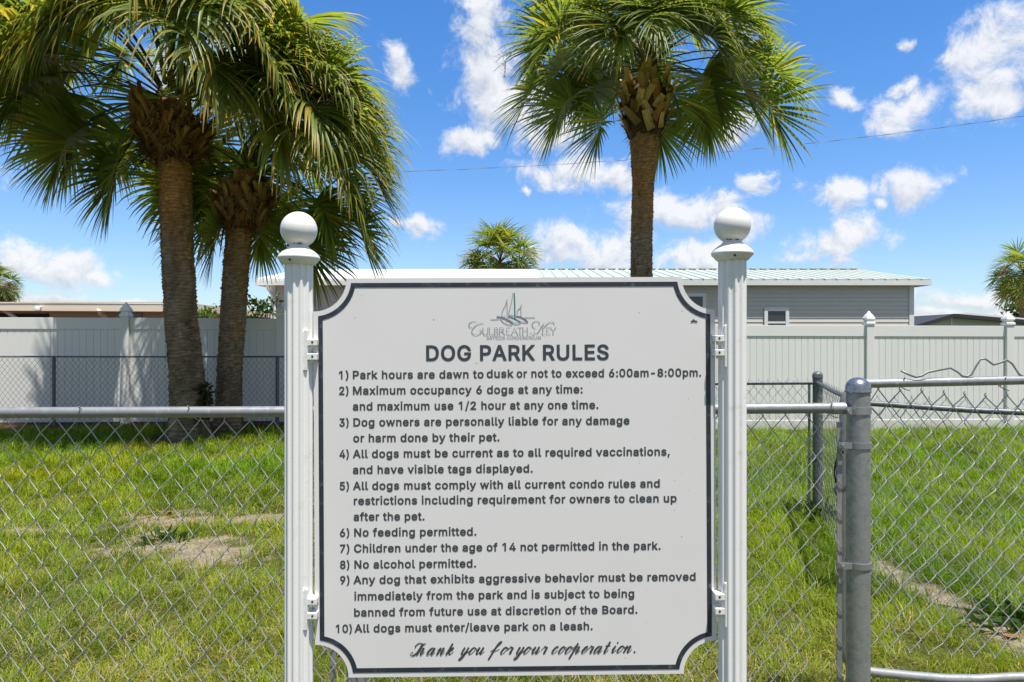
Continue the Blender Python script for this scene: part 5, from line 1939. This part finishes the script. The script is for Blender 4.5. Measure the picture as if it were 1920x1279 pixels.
palm('leaning slimmer palm close beside the thicker left palm, its fronds spilling over the sign post',
     [(427, 812, 62), (428, 760, 52), (430, 700, 48), (437, 600, 50), (443, 500, 50), (452, 400, 48), (462, 320, 42)], 10.15, (474, 318), (450, 432, 468, 350), (0.20, 0.37), 8,
     n=0, lp=1.05, RR_=1.25, droop=0.45, orange=0.85, tan=1.0, shag=0.75,
     plan=[(0, -8, 1.45, 1.25, .3, .5), (-2, 66, 1.45, 1.3, .5, .5), (22, 72, 1.5, 1.2, .4, .4), (-18, 60, 1.45, 1.35, .55, .6), (-40, 72, 1.8, 1.4, .55, .6), (12, 44, 1.4, 1.25, .45, .5), (160, 72, 1.6, 1.2, .4, .4), (-12, 12, 1.3, 1.25, .4, .8), (-4, -38, .95, 1.15, .3, .4), (12, 25, 1.4, 1.2, .4, .5), (-30, 34, 1.25, 1.45, .65, .95), (-45, 50, 1.2, 1.5, .7, 1.0), (-58, 42, 1.0, 1.45, .7, 1.0), (-25, 58, 1.3, 1.4, .6, .9), (-38, 66, 1.4, 1.4, .6, .8), (-8, 48, 1.4, 1.4, .6, .9), (-65, 62, 1.2, 1.5, .65, .9), (5, 62, 1.4, 1.35, .5, .6),
           (-76, 60, 1.0, 1.3, .55, .9), (-98, 66, .9, 1.25, .5, .8), (-15, 68, 1.1, 1.2, .4, .4), (22, 48, 1.2, 1.2, .4, .5), (200, -48, .7, .95, .3, .3), (172, -22, .9, 1.0, .3, .4), (152, 18, 1.0, 1.1, .3, .4), (-20, -4, 1.15, 1.15, .35, .6),
           (205, 38, 0.9, 1.1, .4, .6)] + [(a - 8, max(e - 4, -8), 1.0, 1.1, .32, .35) for a, e in BACK])
palm('lone straight palm with stiff fan fronds rising behind the fence over the sign',
     [(1203, 660, 46), (1203, 520, 44), (1203, 440, 43), (1206, 340, 44), (1208, 290, 54), (1209, 255, 60), (1211, 180, 50)], 12.3, (1212, 105), (1209, 268, 1211, 150), (0.25, 0.43), 14,
     n=37, lp=1.5, RR_=1.42, droop=0.27, face=(-90, 33), el_hi=66, el_lo=4, curl=0.5, orange=0.7, tan=1.3, sprays=((165, 42, 3.0), (150, 50, 2.8), (18, 38, 3.0), (28, 33, 2.7), (10, 48, 2.8)), age_k=0.35,
     extra=((197, -42, 1.15, 1.15, 0.2), (-20, -38, 0.5, 1.05, 0.25), (6, 4, 2.05, 1.5, 0.18), (-12, 14, 1.9, 1.45, 0.24), (172, 10, 1.8, 1.4, 0.18)))


def far_palm(label, cx_, cy_, rpx, d, seed, n=34):
    rs = np.random.RandomState(seed)
    O = P(cx_, cy_, d)
    rr = rpx / F * d
    t = thing('sabal_palm', label, 'palm tree', (O[0], d, 0.0), 'sabal palms in the yards')
    obj('trunk', trunk_mesh([(O[0] + 0.1, d, -0.1), (O[0], d, O[2] * .6), (O[0], d, O[2])], [0.24, 0.2, 0.2], seed, 0.4, 14, 0.06, 0.09), 'bark_attr', t, smooth='all')
    m = MB()
    for k in range(n):
        fr = (k + 0.5) / n
        azi = k * 2.39996 + seed
        ele = R(82 - 120 * fr ** 0.95 + rs.normal(0, 7))
        frond_mesh(m, rs, O + ZUP * (0.1 - 0.3 * fr), azi, ele, rr * .42 * rs.uniform(.85, 1.15), rr * .62, 0.22, 30, 0.4, fr * .9 + .1, seg=4, width=1.5)
    obj('crown', m, 'leaf_attr', t, smooth='all')
    obj('flower_stalk', spray(rs, O, R(200), R(45), rr * .9), 'dry_stalk', t)
    obj('flower_stalk', spray(rs, O, R(-30), R(40), rr * .9), 'dry_stalk', t)


far_palm('small distant palm crown showing above the white roof of the grey house', 938, 492, 92, 28.0, 21, 40)
far_palm('distant palm at the right edge above the low pale green house', 1921, 515, 72, 30.0, 22)
far_palm('distant palm peeking in at the left edge over the cream house', -8, 535, 52, 30.0, 23)


# ------------------------------------------------------------------ shrubs
def shrub(name, label, cat, px, d, ztop, rad, n, leaf, seed, cols, stem_mat='bark_attr'):
    rs = np.random.RandomState(seed)
    c = P(px, 640, d)
    t = thing(name, label, cat, (c[0], d, float(gz(c[0], d))), 'shrubs behind the vinyl fence' if name == 'shrub' else None)
    m = MB()
    tips = []
    for k in range(9):
        a = rs.uniform(0, 6.28)
        e = np.array([c[0] + rad * .75 * math.cos(a) * rs.uniform(.2, 1), d + rad * .75 * math.sin(a) * rs.uniform(.2, 1), ztop - rs.uniform(.05, .6)])
        mid = np.array([c[0] + (e[0] - c[0]) * .35, d + (e[1] - d) * .35, ztop * .5])
        m.tube([(c[0], d, -0.05), mid, e], [.03, .02, .006], 6, cap=False, col=np.tile([0.12, 0.09, 0.06], (3, 1)))
        tips.append(e)
        for q in range(3):
            tips.append(mid + (e - mid) * rs.uniform(.3, 1) + rs.normal(0, rad * .22, 3))
    obj('stem', m, stem_mat, t)
    V, Fc, C = [], [], []
    for k in range(n):
        q = tips[rs.randint(len(tips))] + rs.normal(0, rad * .17, 3)
        q[2] = min(q[2], ztop + rs.uniform(-.08, .08))
        a = norm(rs.normal(0, 1, 3) + np.array([0, 0, .35]))
        b = norm(np.cross(a, rs.normal(0, 1, 3)))
        l_ = leaf * rs.uniform(.6, 1.3)
        w_ = l_ * .27
        o_ = len(V)
        nb = np.cross(a, b)
        V += [q, q + a * l_ * .5 - b * w_ + nb * w_ * .3, q + a * l_, q + a * l_ * .5 + b * w_ + nb * w_ * .3]
        Fc += [(o_, o_ + 1, o_ + 2), (o_, o_ + 2, o_ + 3)]
        cc = np.array(cols[rs.randint(len(cols))]) * rs.uniform(.75, 1.25)
        C += [cc] * 4
    m = MB()
    m.add(V, Fc, np.array(C))
    obj('foliage', m, 'leaf_attr', t)


LG = [(0.16, 0.24, 0.022), (0.12, 0.20, 0.02), (0.08, 0.13, 0.02)]
DG = [(0.045, 0.085, 0.018), (0.06, 0.10, 0.02), (0.03, 0.055, 0.014)]
shrub('shrub', 'bright yellow green shrub top between the two left palm trunks', 'shrub', 390, 12.6, 2.13, 0.42, 900, 0.09, 41, LG)
shrub('shrub', 'darker pointed shrub top beside the downspout of the grey house', 'shrub', 493, 13.4, 2.30, 0.40, 700, 0.11, 42, DG + LG[1:])
shrub('shrub', 'low bright green shrub just right of the slimmer palm trunk', 'shrub', 470, 12.4, 1.98, 0.32, 600, 0.09, 44, LG)
shrub('tree', 'dark rounded tree top far off at the right edge beyond the low house', 'tree', 1915, 36.0, 3.35, 1.6, 1600, 0.22, 43, DG)
shrub('moss_fern', 'dark green fern clump growing on the right side of the thick left palm trunk', 'fern', 383, 9.22, 0.98, 0.13, 420, 0.07, 45, [(0.05, 0.065, 0.016), (0.075, 0.08, 0.02)])


# weeds round the corner post, and fallen leaves
def weeds(label, x, y, seed, n=70, h=0.16):
    rs = np.random.RandomState(seed)
    m = MB()
    V, Fc, C = [], [], []
    for k in range(n):
        a = rs.uniform(0, 6.28)
        r = min(abs(rs.normal(0, .10)), 0.2)
        p = np.array([x + r * math.cos(a), y + r * math.sin(a), 0])
        p[2] = float(gz(p[0], p[1]))
        d = norm(np.array([math.cos(a) * .6, math.sin(a) * .6, 1]) + rs.normal(0, .3, 3))
        s_ = norm(np.cross(d, rs.normal(0, 1, 3)))
        L = h * rs.uniform(.4, 1.1)
        w_ = L * .10
        o_ = len(V)
        mid = p + d * L * .55
        e = mid + norm(d + np.array([0, 0, -.7]) + rs.normal(0, .2, 3)) * L * .5
        V += [p - s_ * .002, p + s_ * .002, mid + s_ * w_, mid - s_ * w_, e]
        Fc += [(o_, o_ + 1, o_ + 2, o_ + 3), (o_ + 3, o_ + 2, o_ + 4)]
        C += [np.array([0.055, 0.115, 0.018]) * rs.uniform(.7, 1.3)] * 5
    m.add(V, Fc, np.array(C))
    tag(obj('weed', m, 'leaf_attr'), label, 'weed', 'weeds in the lawn')


weeds('dark green weed clump at the foot of the dark corner post', 2.60, 5.68, 51, 120, 0.22)
weeds('small dark weed tuft in the sandy bare patch left of the sign', -2.58, 5.12, 52, 60, 0.13)
weeds('leafy weed beside the bare path near the right edge', 2.66, 3.62, 53, 90, 0.2)


def fallen(label, px, py, seed, size=0.045, color='dry_leaf'):
    d = EYE * F / (py - 639.5)
    q = P(px, py, d)
    q[2] = float(gz(q[0], d)) + 0.012
    rs = np.random.RandomState(seed)
    a = rs.uniform(0, 6.28)
    u = np.array([math.cos(a), math.sin(a), .15])
    v = np.array([-math.sin(a), math.cos(a), .1])
    m = MB()
    V = []
    for s in np.linspace(-1, 1, 7):
        w_ = (1 - s * s) * .45 + .02
        curl_ = .35 * s * s
        for t in (-1, 0, 1):
            V.append(q + size * (u * s + v * w_ * t + ZUP * (curl_ + .25 * abs(t) * w_)))
    f = [(i * 3 + j, i * 3 + j + 1, i * 3 + j + 4, i * 3 + j + 3) for i in range(6) for j in range(2)]
    m.add(V, f)
    tag(obj('fallen_leaf', m, color), label, 'leaf', 'fallen leaves on the lawn')


fallen('curled brown leaf lying on the worn lawn left of the sign', 318, 964, 61, 0.06)
fallen('reddish fallen leaf on the bare path at the lower right edge', 1897, 1196, 62, 0.05)
